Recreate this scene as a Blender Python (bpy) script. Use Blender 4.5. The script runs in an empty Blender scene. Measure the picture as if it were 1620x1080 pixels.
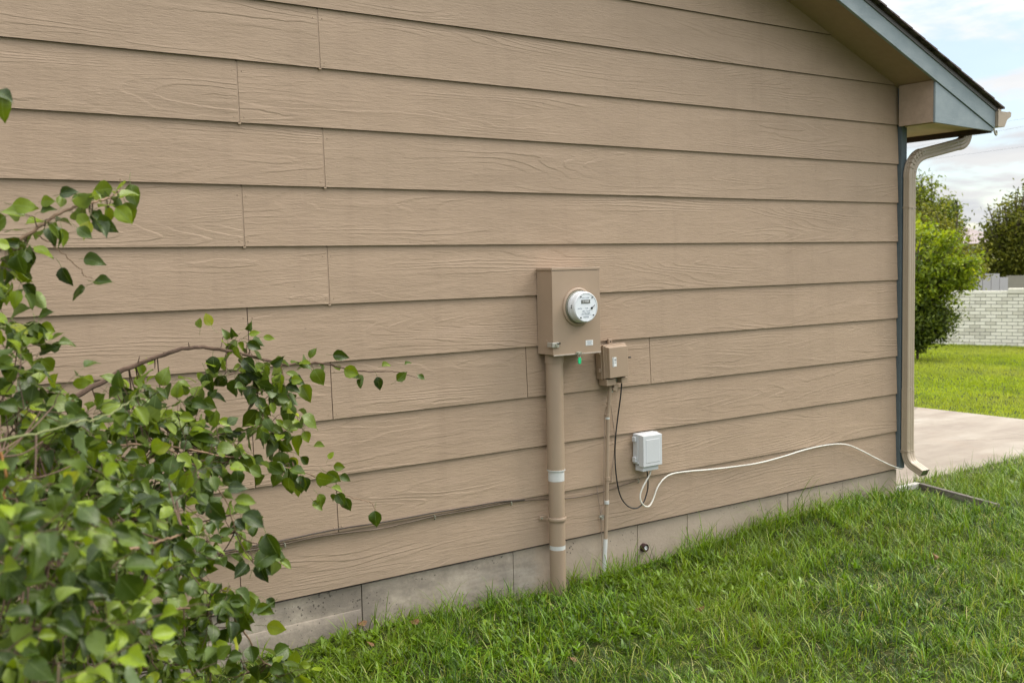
import bpy, bmesh, math, random
import numpy as np
from mathutils import Vector, Matrix, noise
R = math.radians
rnd = random.Random(7)
rng = np.random.default_rng(7)
scene = bpy.context.scene
col = scene.collection

# ------------------------------------------------------------------ camera
CD, CH, YAW, PITCH, ROLL, FPX = 4.2428, 1.4586, 0.606054, -0.0747647, -0.0210591, 1621.086
E_ROW = 0.26                                   # exposed height of one siding plank
CF = Vector((math.sin(YAW)*math.cos(PITCH), math.cos(YAW)*math.cos(PITCH), math.sin(PITCH)))
_r = Vector((math.cos(YAW), -math.sin(YAW), 0)); _u = _r.cross(CF)
CR = _r*math.cos(ROLL) + _u*math.sin(ROLL)
CU = -_r*math.sin(ROLL) + _u*math.cos(ROLL)
CAM = Vector((0, -CD, CH))
cam_d = bpy.data.cameras.new('camera'); cam = bpy.data.objects.new('camera', cam_d); col.objects.link(cam)
scene.camera = cam
M3 = Matrix((CR, CU, -CF)).transposed()
cam.matrix_world = Matrix.Translation(CAM) @ M3.to_4x4()
cam_d.sensor_width = 36; cam_d.lens = 36.024; cam_d.clip_start = .05; cam_d.clip_end = 2000
cam_d.dof.use_dof = True; cam_d.dof.focus_distance = 5.1; cam_d.dof.aperture_fstop = 4.5

def at(px, py, axis, val):
    """measured point of the place: the sight line of photo pixel (px, py) met with the plane axis = val"""
    d = CF*FPX + CR*(px-810) - CU*(py-540)
    return CAM + d*((val-CAM[axis])/d[axis])
def project(p):
    d = Vector(p)-CAM; z = d.dot(CF)
    return 810+FPX*d.dot(CR)/z, 540-FPX*d.dot(CU)/z, z

# ------------------------------------------------------------------ world, sun, exposure
SUN_EL, SUN_ROT = R(48), R(103)
world = bpy.data.worlds.new("World"); scene.world = world; world.use_nodes = True
def build_world():
    nt = world.node_tree; n = nt.nodes; l = nt.links
    bg = n['Background']; bg.inputs[1].default_value = .06
    sk = n.new('ShaderNodeTexSky'); sk.sky_type = 'NISHITA'; sk.sun_disc = False
    sk.sun_elevation = SUN_EL; sk.sun_rotation = SUN_ROT; sk.air_density = 1.0; sk.dust_density = .5
    tc = n.new('ShaderNodeTexCoord')
    sep = n.new('ShaderNodeSeparateXYZ'); l.new(tc.outputs['Generated'], sep.inputs[0])
    # cloud layer: project direction on a plane overhead
    mx = n.new('ShaderNodeMath'); mx.operation = 'MAXIMUM'; l.new(sep.outputs[2], mx.inputs[0]); mx.inputs[1].default_value = 0
    ad = n.new('ShaderNodeMath'); ad.operation = 'ADD'; l.new(mx.outputs[0], ad.inputs[0]); ad.inputs[1].default_value = .16
    dx = n.new('ShaderNodeMath'); dx.operation = 'DIVIDE'; l.new(sep.outputs[0], dx.inputs[0]); l.new(ad.outputs[0], dx.inputs[1])
    dy = n.new('ShaderNodeMath'); dy.operation = 'DIVIDE'; l.new(sep.outputs[1], dy.inputs[0]); l.new(ad.outputs[0], dy.inputs[1])
    cb = n.new('ShaderNodeCombineXYZ'); l.new(dx.outputs[0], cb.inputs[0]); l.new(dy.outputs[0], cb.inputs[1]); l.new(sep.outputs[2], cb.inputs[2])
    nz = n.new('ShaderNodeTexNoise'); nz.inputs['Scale'].default_value = 2.1; nz.inputs['Detail'].default_value = 9; nz.inputs['Roughness'].default_value = .56
    nz.inputs['Distortion'].default_value = .25
    l.new(cb.outputs[0], nz.inputs['Vector'])
    cr = n.new('ShaderNodeValToRGB'); cr.color_ramp.elements[0].position = .40; cr.color_ramp.elements[1].position = .55
    cr.color_ramp.interpolation = 'EASE'; cr.color_ramp.elements[0].color = (.32, .32, .32, 1)
    l.new(nz.outputs[0], cr.inputs[0])
    nz2 = n.new('ShaderNodeTexNoise'); nz2.inputs['Scale'].default_value = 2.6; nz2.inputs['Detail'].default_value = 6
    l.new(cb.outputs[0], nz2.inputs['Vector'])
    cc = n.new('ShaderNodeValToRGB'); cc.color_ramp.elements[0].position = .35; cc.color_ramp.elements[1].position = .62
    cc.color_ramp.elements[0].color = (6.0, 6.15, 6.45, 1); cc.color_ramp.elements[1].color = (7.1, 7.1, 7.05, 1)
    l.new(nz2.outputs[0], cc.inputs[0])
    # an overcast sky grows brighter from the horizon up to the zenith
    gr = n.new('ShaderNodeMath'); gr.operation = 'MULTIPLY_ADD'; pw = n.new('ShaderNodeMath'); pw.operation = 'POWER'; l.new(mx.outputs[0], pw.inputs[0]); pw.inputs[1].default_value = 1.6; l.new(pw.outputs[0], gr.inputs[0]); gr.inputs[1].default_value = 3.8; gr.inputs[2].default_value = .69
    vm = n.new('ShaderNodeVectorMath'); vm.operation = 'SCALE'; l.new(cc.outputs[0], vm.inputs[0]); l.new(gr.outputs[0], vm.inputs['Scale'])
    mix = n.new('ShaderNodeMix'); mix.data_type = 'RGBA'
    l.new(cr.outputs[0], mix.inputs[0]); l.new(sk.outputs[0], mix.inputs[6]); l.new(vm.outputs[0], mix.inputs[7])
    l.new(mix.outputs[2], bg.inputs[0])
build_world()
sun_d = bpy.data.lights.new('sun', 'SUN'); sun = bpy.data.objects.new('sun', sun_d); col.objects.link(sun)
sun_d.energy = 1.5; sun_d.angle = R(32); sun_d.color = (1, .93, .82)
_sd = Vector((math.cos(SUN_EL)*math.sin(SUN_ROT), math.cos(SUN_EL)*math.cos(SUN_ROT), math.sin(SUN_EL)))
sun.rotation_euler = _sd.to_track_quat('Z', 'Y').to_euler()
sun['kind'] = 'helper'
scene.view_settings.view_transform = 'Standard'; scene.view_settings.look = 'None'
scene.view_settings.gamma = 1; scene.view_settings.exposure = 1.44; scene.view_settings.use_curve_mapping = False
scene.render.engine = 'CYCLES'
scene.cycles.use_denoising = True
scene.cycles.max_bounces = 6; scene.cycles.transparent_max_bounces = 4

# ------------------------------------------------------------------ object helpers
def link(name, mesh, parent=None, mat=None, smooth=False):
    o = bpy.data.objects.new(name, mesh); col.objects.link(o)
    if parent is not None: o.parent = parent
    if mat is not None and not mesh.materials: mesh.materials.append(mat)
    if smooth: mesh.shade_smooth()
    return o
def thing(name, label, cat, loc=(0, 0, 0), group=None):
    o = bpy.data.objects.new(name, None); col.objects.link(o); o.location = loc; o.empty_display_size = .05
    o['label'] = label; o['category'] = cat
    if group: o['group'] = group
    return o
def tag(o, label, cat, group=None):
    o['label'] = label; o['category'] = cat
    if group: o['group'] = group
    return o
class MB:
    """collects vertices and faces in world coordinates, built as one mesh"""
    def __init__(s): s.v = []; s.f = []; s.m = []
    def add(s, vs, fs, m=0):
        k = len(s.v); s.v += [tuple(p) for p in vs]; s.f += [tuple(i+k for i in f) for f in fs]; s.m += [m]*len(fs)
    def box(s, x0, x1, y0, y1, z0, z1, m=0):
        s.add([(x0,y0,z0),(x1,y0,z0),(x1,y1,z0),(x0,y1,z0),(x0,y0,z1),(x1,y0,z1),(x1,y1,z1),(x0,y1,z1)],
              [(0,3,2,1),(4,5,6,7),(0,1,5,4),(1,2,6,5),(2,3,7,6),(3,0,4,7)], m)
    def prism(s, poly, y0, y1, m=0, axis=1):
        """polygon in the other two axes (x,z for axis 1; y,z for axis 0), extruded along axis"""
        n = len(poly)
        def mk(a, b, c): return (a, c, b) if axis == 1 else (c, a, b)
        vs = [mk(a, b, y0) for a, b in poly] + [mk(a, b, y1) for a, b in poly]
        s.add(vs, [tuple(range(n)), tuple(reversed(range(n, 2*n)))] + [(i, i+n, (i+1) % n+n, (i+1) % n) for i in range(n)], m)
    def tube(s, pts, rad, seg=8, m=0, cap=True):
        pts = [Vector(p) for p in pts]; n = len(pts)
        if not hasattr(rad, '__len__'): rad = [rad]*n
        ref = None; rings = []
        for i, p in enumerate(pts):
            t = (pts[min(i+1, n-1)]-pts[max(i-1, 0)]).normalized()
            if ref is None: ref = Vector((0, 0, 1)) if abs(t.z) < .9 else Vector((1, 0, 0))
            a = (ref - t*ref.dot(t)); a = a.normalized() if a.length > 1e-6 else t.orthogonal().normalized()
            ref = a; b = t.cross(a)
            rings.append([p + (a*math.cos(2*math.pi*k/seg)+b*math.sin(2*math.pi*k/seg))*rad[i] for k in range(seg)])
        vs = [v for r_ in rings for v in r_]; fs = []
        for i in range(n-1):
            for k in range(seg):
                fs.append((i*seg+k, i*seg+(k+1) % seg, (i+1)*seg+(k+1) % seg, (i+1)*seg+k))
        if cap: fs += [tuple(reversed(range(seg))), tuple(range((n-1)*seg, n*seg))]
        s.add(vs, fs, m)
    def sweep(s, pts, prof, side, m=0, cap=True):
        """rectangular or any profile [(a,b)] swept on a polyline; a along `side`, b along tangent x side"""
        pts = [Vector(p) for p in pts]; n = len(pts); k = len(prof); vs = []; fs = []
        side = Vector(side)
        for i, p in enumerate(pts):
            t = (pts[min(i+1, n-1)]-pts[max(i-1, 0)]).normalized(); b = t.cross(side).normalized()
            vs += [p + side*u + b*w for u, w in prof]
        for i in range(n-1):
            for j in range(k): fs.append((i*k+j, i*k+(j+1) % k, (i+1)*k+(j+1) % k, (i+1)*k+j))
        if cap: fs += [tuple(reversed(range(k))), tuple(range((n-1)*k, n*k))]
        s.add(vs, fs, m)
    def disc(s, c, nrm, r, seg=24, m=0):
        c = Vector(c); nrm = Vector(nrm).normalized(); a = nrm.orthogonal().normalized(); b = nrm.cross(a)
        s.add([c+(a*math.cos(2*math.pi*k/seg)+b*math.sin(2*math.pi*k/seg))*r for k in range(seg)], [tuple(range(seg))], m)
    def build(s, name, mat, parent=None, smooth=False, bevel=0, segs=2, recalc=True, loc=None):
        me = bpy.data.meshes.new(name)
        base = Vector(loc) if loc is not None else None
        vs = s.v if base is None else [tuple(Vector(v)-base) for v in s.v]
        me.from_pydata(vs, [], s.f)
        for mm in (mat if isinstance(mat, (list, tuple)) else [mat]): me.materials.append(mm)
        if any(s.m): me.polygons.foreach_set('material_index', s.m)
        if recalc:
            bm = bmesh.new(); bm.from_mesh(me); bmesh.ops.recalc_face_normals(bm, faces=bm.faces)
            bm.to_mesh(me); bm.free()
        me.update()
        o = link(name, me, parent)
        if base is not None: o.location = base
        if bevel:
            b = o.modifiers.new('bevel', 'BEVEL'); b.width = bevel; b.segments = segs; b.limit_method = 'ANGLE'; b.angle_limit = R(40)
            me.shade_smooth()
            b.harden_normals = True
        elif smooth:
            me.shade_smooth(); 
            try: me.set_sharp_from_angle(angle=R(45))
            except Exception: pass
        return o
def spline(pts, n=8):
    """Catmull-Rom through points"""
    P = [Vector(p) for p in pts]; out = []
    P = [P[0]*2-P[1]] + P + [P[-1]*2-P[-2]]
    for i in range(1, len(P)-2):
        for k in range(n):
            t = k/n
            a, b, c, d = P[i-1], P[i], P[i+1], P[i+2]
            out.append(.5*((2*b)+(c-a)*t+(2*a-5*b+4*c-d)*t*t+(-a+3*b-3*c+d)*t**3))
    out.append(P[-2]); return out

# ------------------------------------------------------------------ material helpers
class NT:
    def __init__(s, name):
        s.mat = bpy.data.materials.new(name); s.mat.use_nodes = True
        s.nt = s.mat.node_tree; s.n = s.nt.nodes; s.l = s.nt.links
        s.b = s.n['Principled BSDF']; s.out = s.n['Material Output']
    def node(s, t, **kw):
        x = s.n.new(t)
        for k, v in kw.items(): setattr(x, k, v)
        return x
    def inp(s, sock, v):
        if hasattr(v, 'is_output') or isinstance(v, bpy.types.NodeSocket): s.l.new(v, sock)
        else: sock.default_value = v
    def coord(s, kind='Object'): return s.node('ShaderNodeTexCoord').outputs[kind]
    def pos(s): return s.node('ShaderNodeNewGeometry').outputs['Position']
    def mapping(s, vec, scale=(1, 1, 1), loc=(0, 0, 0)):
        m = s.node('ShaderNodeMapping'); s.l.new(vec, m.inputs[0]); m.inputs['Scale'].default_value = scale
        s.inp(m.inputs['Location'], loc); return m.outputs[0]
    def noise(s, vec, scale=5, detail=4, rough=.5, dist=0):
        x = s.node('ShaderNodeTexNoise'); s.l.new(vec, x.inputs['Vector'])
        x.inputs['Scale'].default_value = scale; x.inputs['Detail'].default_value = detail
        x.inputs['Roughness'].default_value = rough; x.inputs['Distortion'].default_value = dist
        return x.outputs[0]
    def voronoi(s, vec, scale=5, feature='F1'):
        x = s.node('ShaderNodeTexVoronoi', feature=feature); s.l.new(vec, x.inputs['Vector']); x.inputs['Scale'].default_value = scale
        return x.outputs['Distance']
    def math(s, op, a, b=0.0, c=None, clamp=False):
        x = s.node('ShaderNodeMath', operation=op); x.use_clamp = clamp
        s.inp(x.inputs[0], a); s.inp(x.inputs[1], b)
        if c is not None: s.inp(x.inputs[2], c)
        return x.outputs[0]
    def ramp(s, fac, stops, interp='LINEAR'):
        x = s.node('ShaderNodeValToRGB'); s.l.new(fac, x.inputs[0]); r = x.color_ramp; r.interpolation = interp
        while len(r.elements) < len(stops): r.elements.new(.5)
        for e, (p, c) in zip(r.elements, stops):
            e.position = p; e.color = (c, c, c, 1) if not hasattr(c, '__len__') else (*c, 1)
        return x.outputs[0]
    def mix(s, fac, a, b, blend='MIX'):
        x = s.node('ShaderNodeMix', data_type='RGBA', blend_type=blend)
        s.inp(x.inputs[0], fac)
        for i, v in ((6, a), (7, b)):
            if isinstance(v, (tuple, list)) and len(v) == 3: v = (*v, 1)
            s.inp(x.inputs[i], v)
        return x.outputs[2]
    def base(s, c, rough=.6, spec=.5, metal=0):
        if isinstance(c, (tuple, list)) and len(c) == 3: c = (*c, 1)
        s.inp(s.b.inputs['Base Color'], c); s.inp(s.b.inputs['Roughness'], rough); s.inp(s.b.inputs['Metallic'], metal)
        s.b.inputs['Specular IOR Level'].default_value = spec
    def bump(s, h, dist=.002, strength=1.0, prev=None):
        x = s.node('ShaderNodeBump'); x.inputs['Distance'].default_value = dist; x.inputs['Strength'].default_value = strength
        s.l.new(h, x.inputs['Height'])
        if prev is not None: s.l.new(prev, x.inputs['Normal'])
        s.l.new(x.outputs[0], s.b.inputs['Normal']); return x.outputs[0]
def simple(name, c, rough=.6, spec=.4, metal=0, var=.12, scale=30, bump=.0006, warm=None):
    m = NT(name); p = m.pos()
    n1 = m.noise(p, scale, 5, .6); n2 = m.noise(p, scale*.13, 3, .5)
    f = m.math('ADD', m.math('MULTIPLY', n1, .5), m.math('MULTIPLY', n2, .5))
    lo = tuple(x*(1-var) for x in c); hi = tuple(min(1, x*(1+var)) for x in c)
    m.base(m.ramp(f, [(.35, lo), (.65, hi)]), rough, spec, metal)
    if bump: m.bump(n1, bump, .5)
    return m.mat

TAN = (.385, .278, .193)
def siding_material():
    m = NT('painted_wood_grain_siding')
    p = m.pos()
    rd = m.node('ShaderNodeObjectInfo').outputs['Random']
    off = m.node('ShaderNodeCombineXYZ'); m.inp(off.inputs[0], m.math('MULTIPLY', rd, 37.0)); m.inp(off.inputs[2], m.math('MULTIPLY', rd, 11.3))
    va = m.node('ShaderNodeVectorMath', operation='ADD'); m.l.new(p, va.inputs[0]); m.l.new(off.outputs[0], va.inputs[1]); v = va.outputs[0]
    # bold cathedral rings: iso-lines of a stretched noise field
    f = m.noise(m.mapping(v, (.42, 0, 4.2)), 1.0, 2.0, .42, .15)
    vs = m.node('ShaderNodeSeparateXYZ'); m.l.new(v, vs.inputs[0])
    f = m.math('ADD', f, m.math('MULTIPLY', vs.outputs[2], .55))
    f = m.math('ADD', f, m.math('MULTIPLY', m.noise(m.mapping(v, (7, 0, 30)), 1, 4, .65), .030))
    fr = m.math('FRACT', m.math('MULTIPLY', f, 27.0))
    ridge = m.ramp(fr, [(0, 0.0), (.14, 1.0), (.55, .35), (1, 0.0)])
    mask = m.ramp(m.noise(m.mapping(v, (.8, 0, 7.5), (5, 0, 3)), 1, 3, .6), [(.46, 0.0), (.66, 1.0)])
    bold = m.math('MULTIPLY', m.math('MULTIPLY', ridge, mask), 1.0)
    # ragged fine grain
    g1 = m.noise(m.mapping(v, (13, 0, 105)), 1, 4, .6, .6)
    g2 = m.noise(m.mapping(v, (38, 0, 260)), 1, 3, .6, .3)
    fine = m.math('ADD', m.math('MULTIPLY', g1, .55), m.math('MULTIPLY', g2, .3))
    h = m.math('ADD', m.math('MULTIPLY', bold, .55), fine)
    m.bump(h, .0034, 1.0)
    # paint: a little board-to-board and weathering variation, darker in the low grain
    big = m.noise(m.mapping(p, (.6, .6, 1.7)), 1, 4, .55)
    c = m.ramp(big, [(.3, tuple(x*.93 for x in TAN)), (.7, tuple(x*1.05 for x in TAN))])
    tint = m.ramp(m.noise(m.mapping(v, (3, 1, 9)), 1, 5, .6), [(.3, (.93, .925, .91)), (.7, (1.05, 1.05, 1.05))])
    c = m.mix(1.0, c, tint, 'MULTIPLY')
    c = m.mix(m.ramp(g1, [(.3, .16), (.5, 0.0)]), c, (.20, .14, .10))
    z = m.node('ShaderNodeSeparateXYZ'); m.l.new(p, z.inputs[0])
    splash = m.math('MULTIPLY', m.ramp(m.math('ADD', z.outputs[2], m.math('MULTIPLY', m.noise(m.mapping(p, (7, 1, 4)), 1, 4, .6), .35)), [(.12, .35), (.5, 0.0)]), 1.0)
    c = m.mix(splash, c, (.25, .20, .15))
    bm_ = m.math('MULTIPLY', rd, .09)
    c = m.mix(bm_, c, (.30, .24, .17))
    st = m.noise(m.mapping(p, (9, 1, .55)), 1, 5, .65)
    c = m.mix(m.ramp(st, [(.52, 0.0), (.75, .30)]), c, (.27, .19, .13))
    blo = m.noise(m.mapping(p, (1.3, 1, 2.1), (3, 0, 8)), 1, 6, .7)
    c = m.mix(m.ramp(blo, [(.55, 0.0), (.72, .18)]), c, (.46, .335, .235))
    dots = m.ramp(m.voronoi(m.mapping(v, (3.1, 0, 7)), 1), [(.012, .5), (.02, 0.0)])
    c = m.mix(dots, c, (.12, .09, .07))
    m.base(c, .62, .32)
    return m.mat
M_SIDING = siding_material()
M_LAPSHADE = simple('lap_shadow_edge', (.035, .024, .018), .9, .1, bump=0)  # near-black board underside, paints in the shadow line under each lap
M_TAN = simple('tan_painted_trim', TAN, .55, .4, var=.06)
M_TANBOX = simple('tan_painted_steel', (.35, .255, .178), .42, .45, var=.05, scale=12, bump=.0003)
M_TANDARK = simple('tan_painted_backing', (.16, .12, .09), .8)
M_SOFFIT = simple('tan_painted_soffit', (.34, .24, .165), .65, .3, var=.08, scale=20)
def blue_mat():
    m = NT('blue_grey_painted_wood'); p = m.pos()
    g = m.noise(m.mapping(p, (9, 9, 60)), 1, 4, .6)
    c = m.ramp(m.noise(p, 7, 5, .6), [(.3, (.205, .25, .265)), (.7, (.275, .32, .33))])
    c = m.mix(m.ramp(g, [(.62, 0.0), (.75, .35)]), c, (.42, .43, .42))
    m.base(c, .6, .35); m.bump(g, .0015, .7); return m.mat
M_BLUE = blue_mat()
M_BLUESHADE = simple('blue_grey_shaded_corner', (.090, .115, .125), .55, .35, var=.15, scale=14)  # blue-grey trim paint darkened, the corner's shade put into its colour
M_DARKWOOD = simple('dark_brown_fascia', (.045, .032, .026), .7)
M_DRIP = simple('drip_edge_paint', (.10, .095, .09), .5)
M_SHINGLE = simple('asphalt_shingle', (.11, .085, .080), .95, .2, var=.5, scale=160, bump=.002)
M_GUTTER = simple('tan_aluminium', (.36, .29, .21), .35, .5, var=.04, scale=15, bump=.0002)
M_INNER = simple('spout_inside_green', (.10, .13, .04), .9)  # dark green fill inside the downspout mouth
M_METERGREY = simple('grey_meter_plastic', (.64, .65, .65), .35, .5, var=.04, bump=0)
M_WHITEFACE = simple('white_meter_face', (.72, .75, .78), .25, .5, var=.02, bump=0)
M_BLACK = simple('black_plastic', (.015, .015, .015), .4, bump=0)
M_LCD = simple('grey_lcd', (.10, .10, .085), .2, .6, bump=0)
M_PRINTGREY = simple('grey_print', (.22, .27, .33), .6, bump=0)
M_PAPER = simple('white_label', (.70, .70, .68), .5, var=.03, bump=0)
M_GALV = simple('zinc_metal', (.52, .50, .44), .38, .5, metal=.6, var=.12, scale=60)
M_GREYPL = simple('light_grey_plastic', (.56, .57, .58), .4, .45, var=.04, scale=10, bump=.0002)
M_GREYPVC = simple('grey_white_pvc', (.55, .55, .53), .45, .4, var=.12, scale=30)
M_GREEN = simple('green_plastic', (.02, .50, .20), .35, bump=0)
M_WHITE = simple('white_cable_jacket', (.74, .71, .64), .45, var=.06, bump=0)
M_RUST = simple('rusty_iron', (.04, .018, .014), .85, var=.5, scale=120, bump=.002)
M_COPPER = simple('painted_wire', (.33, .25, .19), .6, var=.2, scale=60, bump=0)
M_CABLETAN = simple('weathered_tan_cable', (.13, .092, .062), .6, bump=0)
M_CABLEDARK = simple('dark_weathered_cable', (.06, .045, .035), .6, bump=0)
M_LUGGREY = simple('aged_grey_lug', (.30, .29, .22), .5, var=.2, metal=.3)
def pipe_mat():
    m = NT('tan_painted_pvc_pipe'); p = m.pos(); z = m.node('ShaderNodeSeparateXYZ'); m.l.new(p, z.inputs[0])
    n = m.noise(m.mapping(p, (20, 20, 6)), 1, 4, .6)
    c = m.ramp(m.noise(m.mapping(p, (6, 6, 2)), 1, 4, .6), [(.3, (.31, .228, .160)), (.7, (.36, .27, .19))])
    c = m.mix(m.ramp(n, [(.62, 0.0), (.72, .5)]), c, (.30, .235, .165))
    m.base(c, .45, .4); m.bump(n, .0006, .4); return m.mat
M_PIPE = pipe_mat()
def concrete_mat(name, c0, c1, holes=True, overspray=False):
    m = NT(name); p = m.pos()
    n1 = m.noise(p, 3.2, 6, .62); n2 = m.noise(p, 45, 5, .65)
    c = m.ramp(n1, [(.3, c0), (.7, c1)])
    c = m.mix(m.ramp(n2, [(.4, .22), (.6, 0.0)]), c, tuple(x*.6 for x in c0))
    band = m.noise(m.mapping(p, (1.2, 1, 14)), 1, 4, .6)
    c = m.mix(m.ramp(band, [(.52, 0.0), (.68, .4)]), c, (.54, .48, .40))
    c = m.mix(m.ramp(m.noise(m.mapping(p, (2.2, 1, 5), (4, 0, 2)), 1, 5, .65), [(.47, 0.0), (.62, .65)]), c, (.17, .145, .12))
    h = m.math('MULTIPLY', n2, .4)
    if overspray:
        z = m.node('ShaderNodeSeparateXYZ'); m.l.new(p, z.inputs[0])
        f = m.math('ADD', z.outputs[0], m.math('MULTIPLY', m.noise(p, 4, 4, .6), 1.2))
        f = m.ramp(m.math('MULTIPLY', f, .2), [(.71, 0.0), (.745, .75)])
        c = m.mix(f, c, (.40, .32, .245))
    if holes:
        vd = m.voronoi(m.mapping(p, (1, 1, 1), (0, 0, 0)), 58)
        den = m.noise(m.mapping(p, (3, 1, 7)), 1, 3, .5)
        thr = m.ramp(den, [(.44, 0.0), (.70, .30)])
        hole = m.math('LESS_THAN', vd, m.math('MULTIPLY', thr, m.ramp(m.noise(p, 30, 2, .5), [(.4, .3), (.62, 1.3)])))
        c = m.mix(m.math('MULTIPLY', hole, .75), c, (.07, .06, .05))
        h = m.math('SUBTRACT', h, m.math('MULTIPLY', hole, .8))
    m.base(c, .88, .25); m.bump(h, .006, 1.0)
    return m.mat
M_FOUND = concrete_mat('foundation_concrete', (.27, .225, .18), (.46, .39, .31), True, True)
M_FOOT = concrete_mat('footing_concrete', (.22, .185, .15), (.36, .305, .24), True)
M_SPLASH = concrete_mat('old_grey_concrete', (.075, .062, .055), (.17, .15, .135), False)
def drive_mat():
    m = NT('driveway_concrete'); p = m.pos()
    n = m.noise(m.mapping(p, (.7, 2.2, 1)), 1.4, 6, .6); n2 = m.noise(p, 60, 4, .6)
    c = m.ramp(n, [(.3, (.20, .165, .130)), (.55, (.275, .238, .190)), (.75, (.33, .30, .25))])
    c = m.mix(m.ramp(m.noise(p, 2.0, 5, .6), [(.55, 0.0), (.7, .35)]), c, (.22, .16, .115))
    c = m.mix(m.ramp(n2, [(.35, .2), (.6, 0.0)]), c, (.25, .21, .18))
    st = m.noise(m.mapping(p, (1.6, 1.1, 1), (7, 2, 0)), 1.3, 6, .7)
    c = m.mix(m.ramp(st, [(.50, 0.0), (.62, .30)]), c, (.17, .135, .105))
    ck = m.ramp(m.voronoi(m.mapping(p, (.55, .4, 1)), 1.0, 'DISTANCE_TO_EDGE'), [(.0, .6), (.006, 0.0)])
    c = m.mix(m.math('MULTIPLY', ck, m.ramp(st, [(.45, 0.0), (.55, 1.0)])), c, (.08, .06, .045))
    m.base(c, .85, .25); m.bump(n2, .002, .6); return m.mat
M_DRIVE = drive_mat()
def soil_mat():
    m = NT('lawn_soil_and_thatch'); p = m.pos()
    n = m.noise(p, 22, 6, .65); n2 = m.noise(p, .9, 4, .55)
    c = m.ramp(n, [(.3, (.014, .015, .005)), (.5, (.03, .038, .009)), (.72, (.065, .055, .026))])
    c = m.mix(m.ramp(n2, [(.4, 0.0), (.7, .5)]), c, (.06, .10, .02))
    m.base(c, .95, .1); m.bump(n, .02, .9); return m.mat
M_SOIL = soil_mat()
def veg_mat(name, attr, ramp, back=None, trans=.3, rough=.45, spec=.4, patch=None, vein=False):
    """leaf material: colour from the attribute, thin translucency"""
    m = NT(name)
    a = m.node('ShaderNodeAttribute', attribute_name=attr)
    f = a.outputs['Fac']
    if vein:
        oi = m.node('ShaderNodeObjectInfo').outputs['Random']
    c = m.ramp(f, ramp)
    if patch:
        p = m.pos(); sc, colr, lo, hi, amt = patch
        c = m.mix(m.ramp(m.noise(p, sc, 4, .55), [(lo, 0.0), (hi, amt)]), c, colr)
    if vein:
        s = m.node('ShaderNodeAttribute', attribute_name='across').outputs['Fac']
        c = m.mix(m.ramp(s, [(.0, .55), (.06, 0.0)]), c, (.22, .30, .10))
        n = m.noise(m.coord('Object'), 90, 3, .5)
        c = m.mix(m.ramp(n, [(.5, 0.0), (.75, .25)]), c, (.10, .13, .03))
        sp = m.noise(m.pos(), 55, 4, .6)
        c = m.mix(m.ramp(sp, [(.66, 0.0), (.70, .75)]), c, (.10, .055, .02))
        m.bump(m.noise(m.coord('Object'), 160, 3, .5), .002, .5)
    if back:
        g = m.node('ShaderNodeNewGeometry').outputs['Backfacing']
        c = m.mix(g, c, m.mix(.55, c, back))
    m.base(c, rough, spec)
    tr = m.node('ShaderNodeBsdfTranslucent'); m.l.new(m.mix(1.0, c, (1.9, 1.8, .8), 'MULTIPLY'), tr.inputs[0])
    mx = m.node('ShaderNodeMixShader'); mx.inputs[0].default_value = trans
    m.l.new(m.b.outputs[0], mx.inputs[1]); m.l.new(tr.outputs[0], mx.inputs[2]); m.l.new(mx.outputs[0], m.out.inputs[0])
    return m.mat
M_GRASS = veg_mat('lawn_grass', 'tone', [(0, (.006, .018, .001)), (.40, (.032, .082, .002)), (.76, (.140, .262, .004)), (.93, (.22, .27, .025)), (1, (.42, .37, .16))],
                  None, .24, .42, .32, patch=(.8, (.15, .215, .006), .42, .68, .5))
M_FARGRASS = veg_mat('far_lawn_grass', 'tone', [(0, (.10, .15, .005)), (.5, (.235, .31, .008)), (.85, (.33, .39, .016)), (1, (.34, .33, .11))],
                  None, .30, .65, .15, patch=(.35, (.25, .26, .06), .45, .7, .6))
M_LEAF = veg_mat('pear_leaf', 'tone', [(0, (.014, .028, .003)), (.42, (.050, .086, .007)), (.70, (.140, .195, .010)), (.92, (.19, .265, .010)), (1, (.30, .30, .03))],
                 (.17, .235, .10), .24, .40, .34, vein=True)
M_LEAFRED = veg_mat('turning_leaf', 'tone', [(0, (.42, .18, .01)), (1, (.55, .36, .02))], None, .3, .4, .4)
M_PETIOLE = simple('leaf_petiole', (.15, .19, .05), .5, bump=0)
M_BARK = simple('pear_bark', (.10, .062, .042), .75, .3, var=.35, scale=80, bump=.002)
M_BARKLIGHT = simple('young_twig_bark', (.22, .14, .085), .6, .3, var=.3, scale=90, bump=.001)
M_TREEBARK = simple('tree_bark', (.11, .085, .065), .9, .2, var=.4, scale=20, bump=.01)
M_SHRUB = veg_mat('bright_shrub_leaves', 'tone', [(0, (.055, .095, .006)), (.5, (.18, .24, .012)), (1, (.36, .40, .03))], None, .35, .5, .3)
M_TREEGREEN = veg_mat('tree_leaves', 'tone', [(0, (.040, .065, .008)), (.5, (.12, .155, .015)), (1, (.25, .28, .03))], None, .3, .55, .25)
M_TREEDARK = veg_mat('dark_tree_leaves', 'tone', [(0, (.035, .045, .006)), (.5, (.115, .130, .014)), (.8, (.19, .185, .025)), (1, (.25, .26, .03))], None, .25, .6, .2)
M_BRICK = simple('cream_painted_brick', (.76, .73, .62), .85, .2, var=.10, scale=3, bump=.004)
M_BRICK2 = simple('cream_brick_weathered', (.66, .63, .52), .9, .2, var=.14, scale=5, bump=.004)
M_MORTAR = simple('grey_mortar', (.27, .25, .215), .95, .1, scale=20)
M_FARWALL = simple('pale_grey_wall_panel', (.46, .44, .44), .85, .2, var=.05, scale=2)
M_FARROOF = simple('mauve_grey_roof', (.27, .225, .215), .9, .2, var=.12, scale=6)
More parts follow.
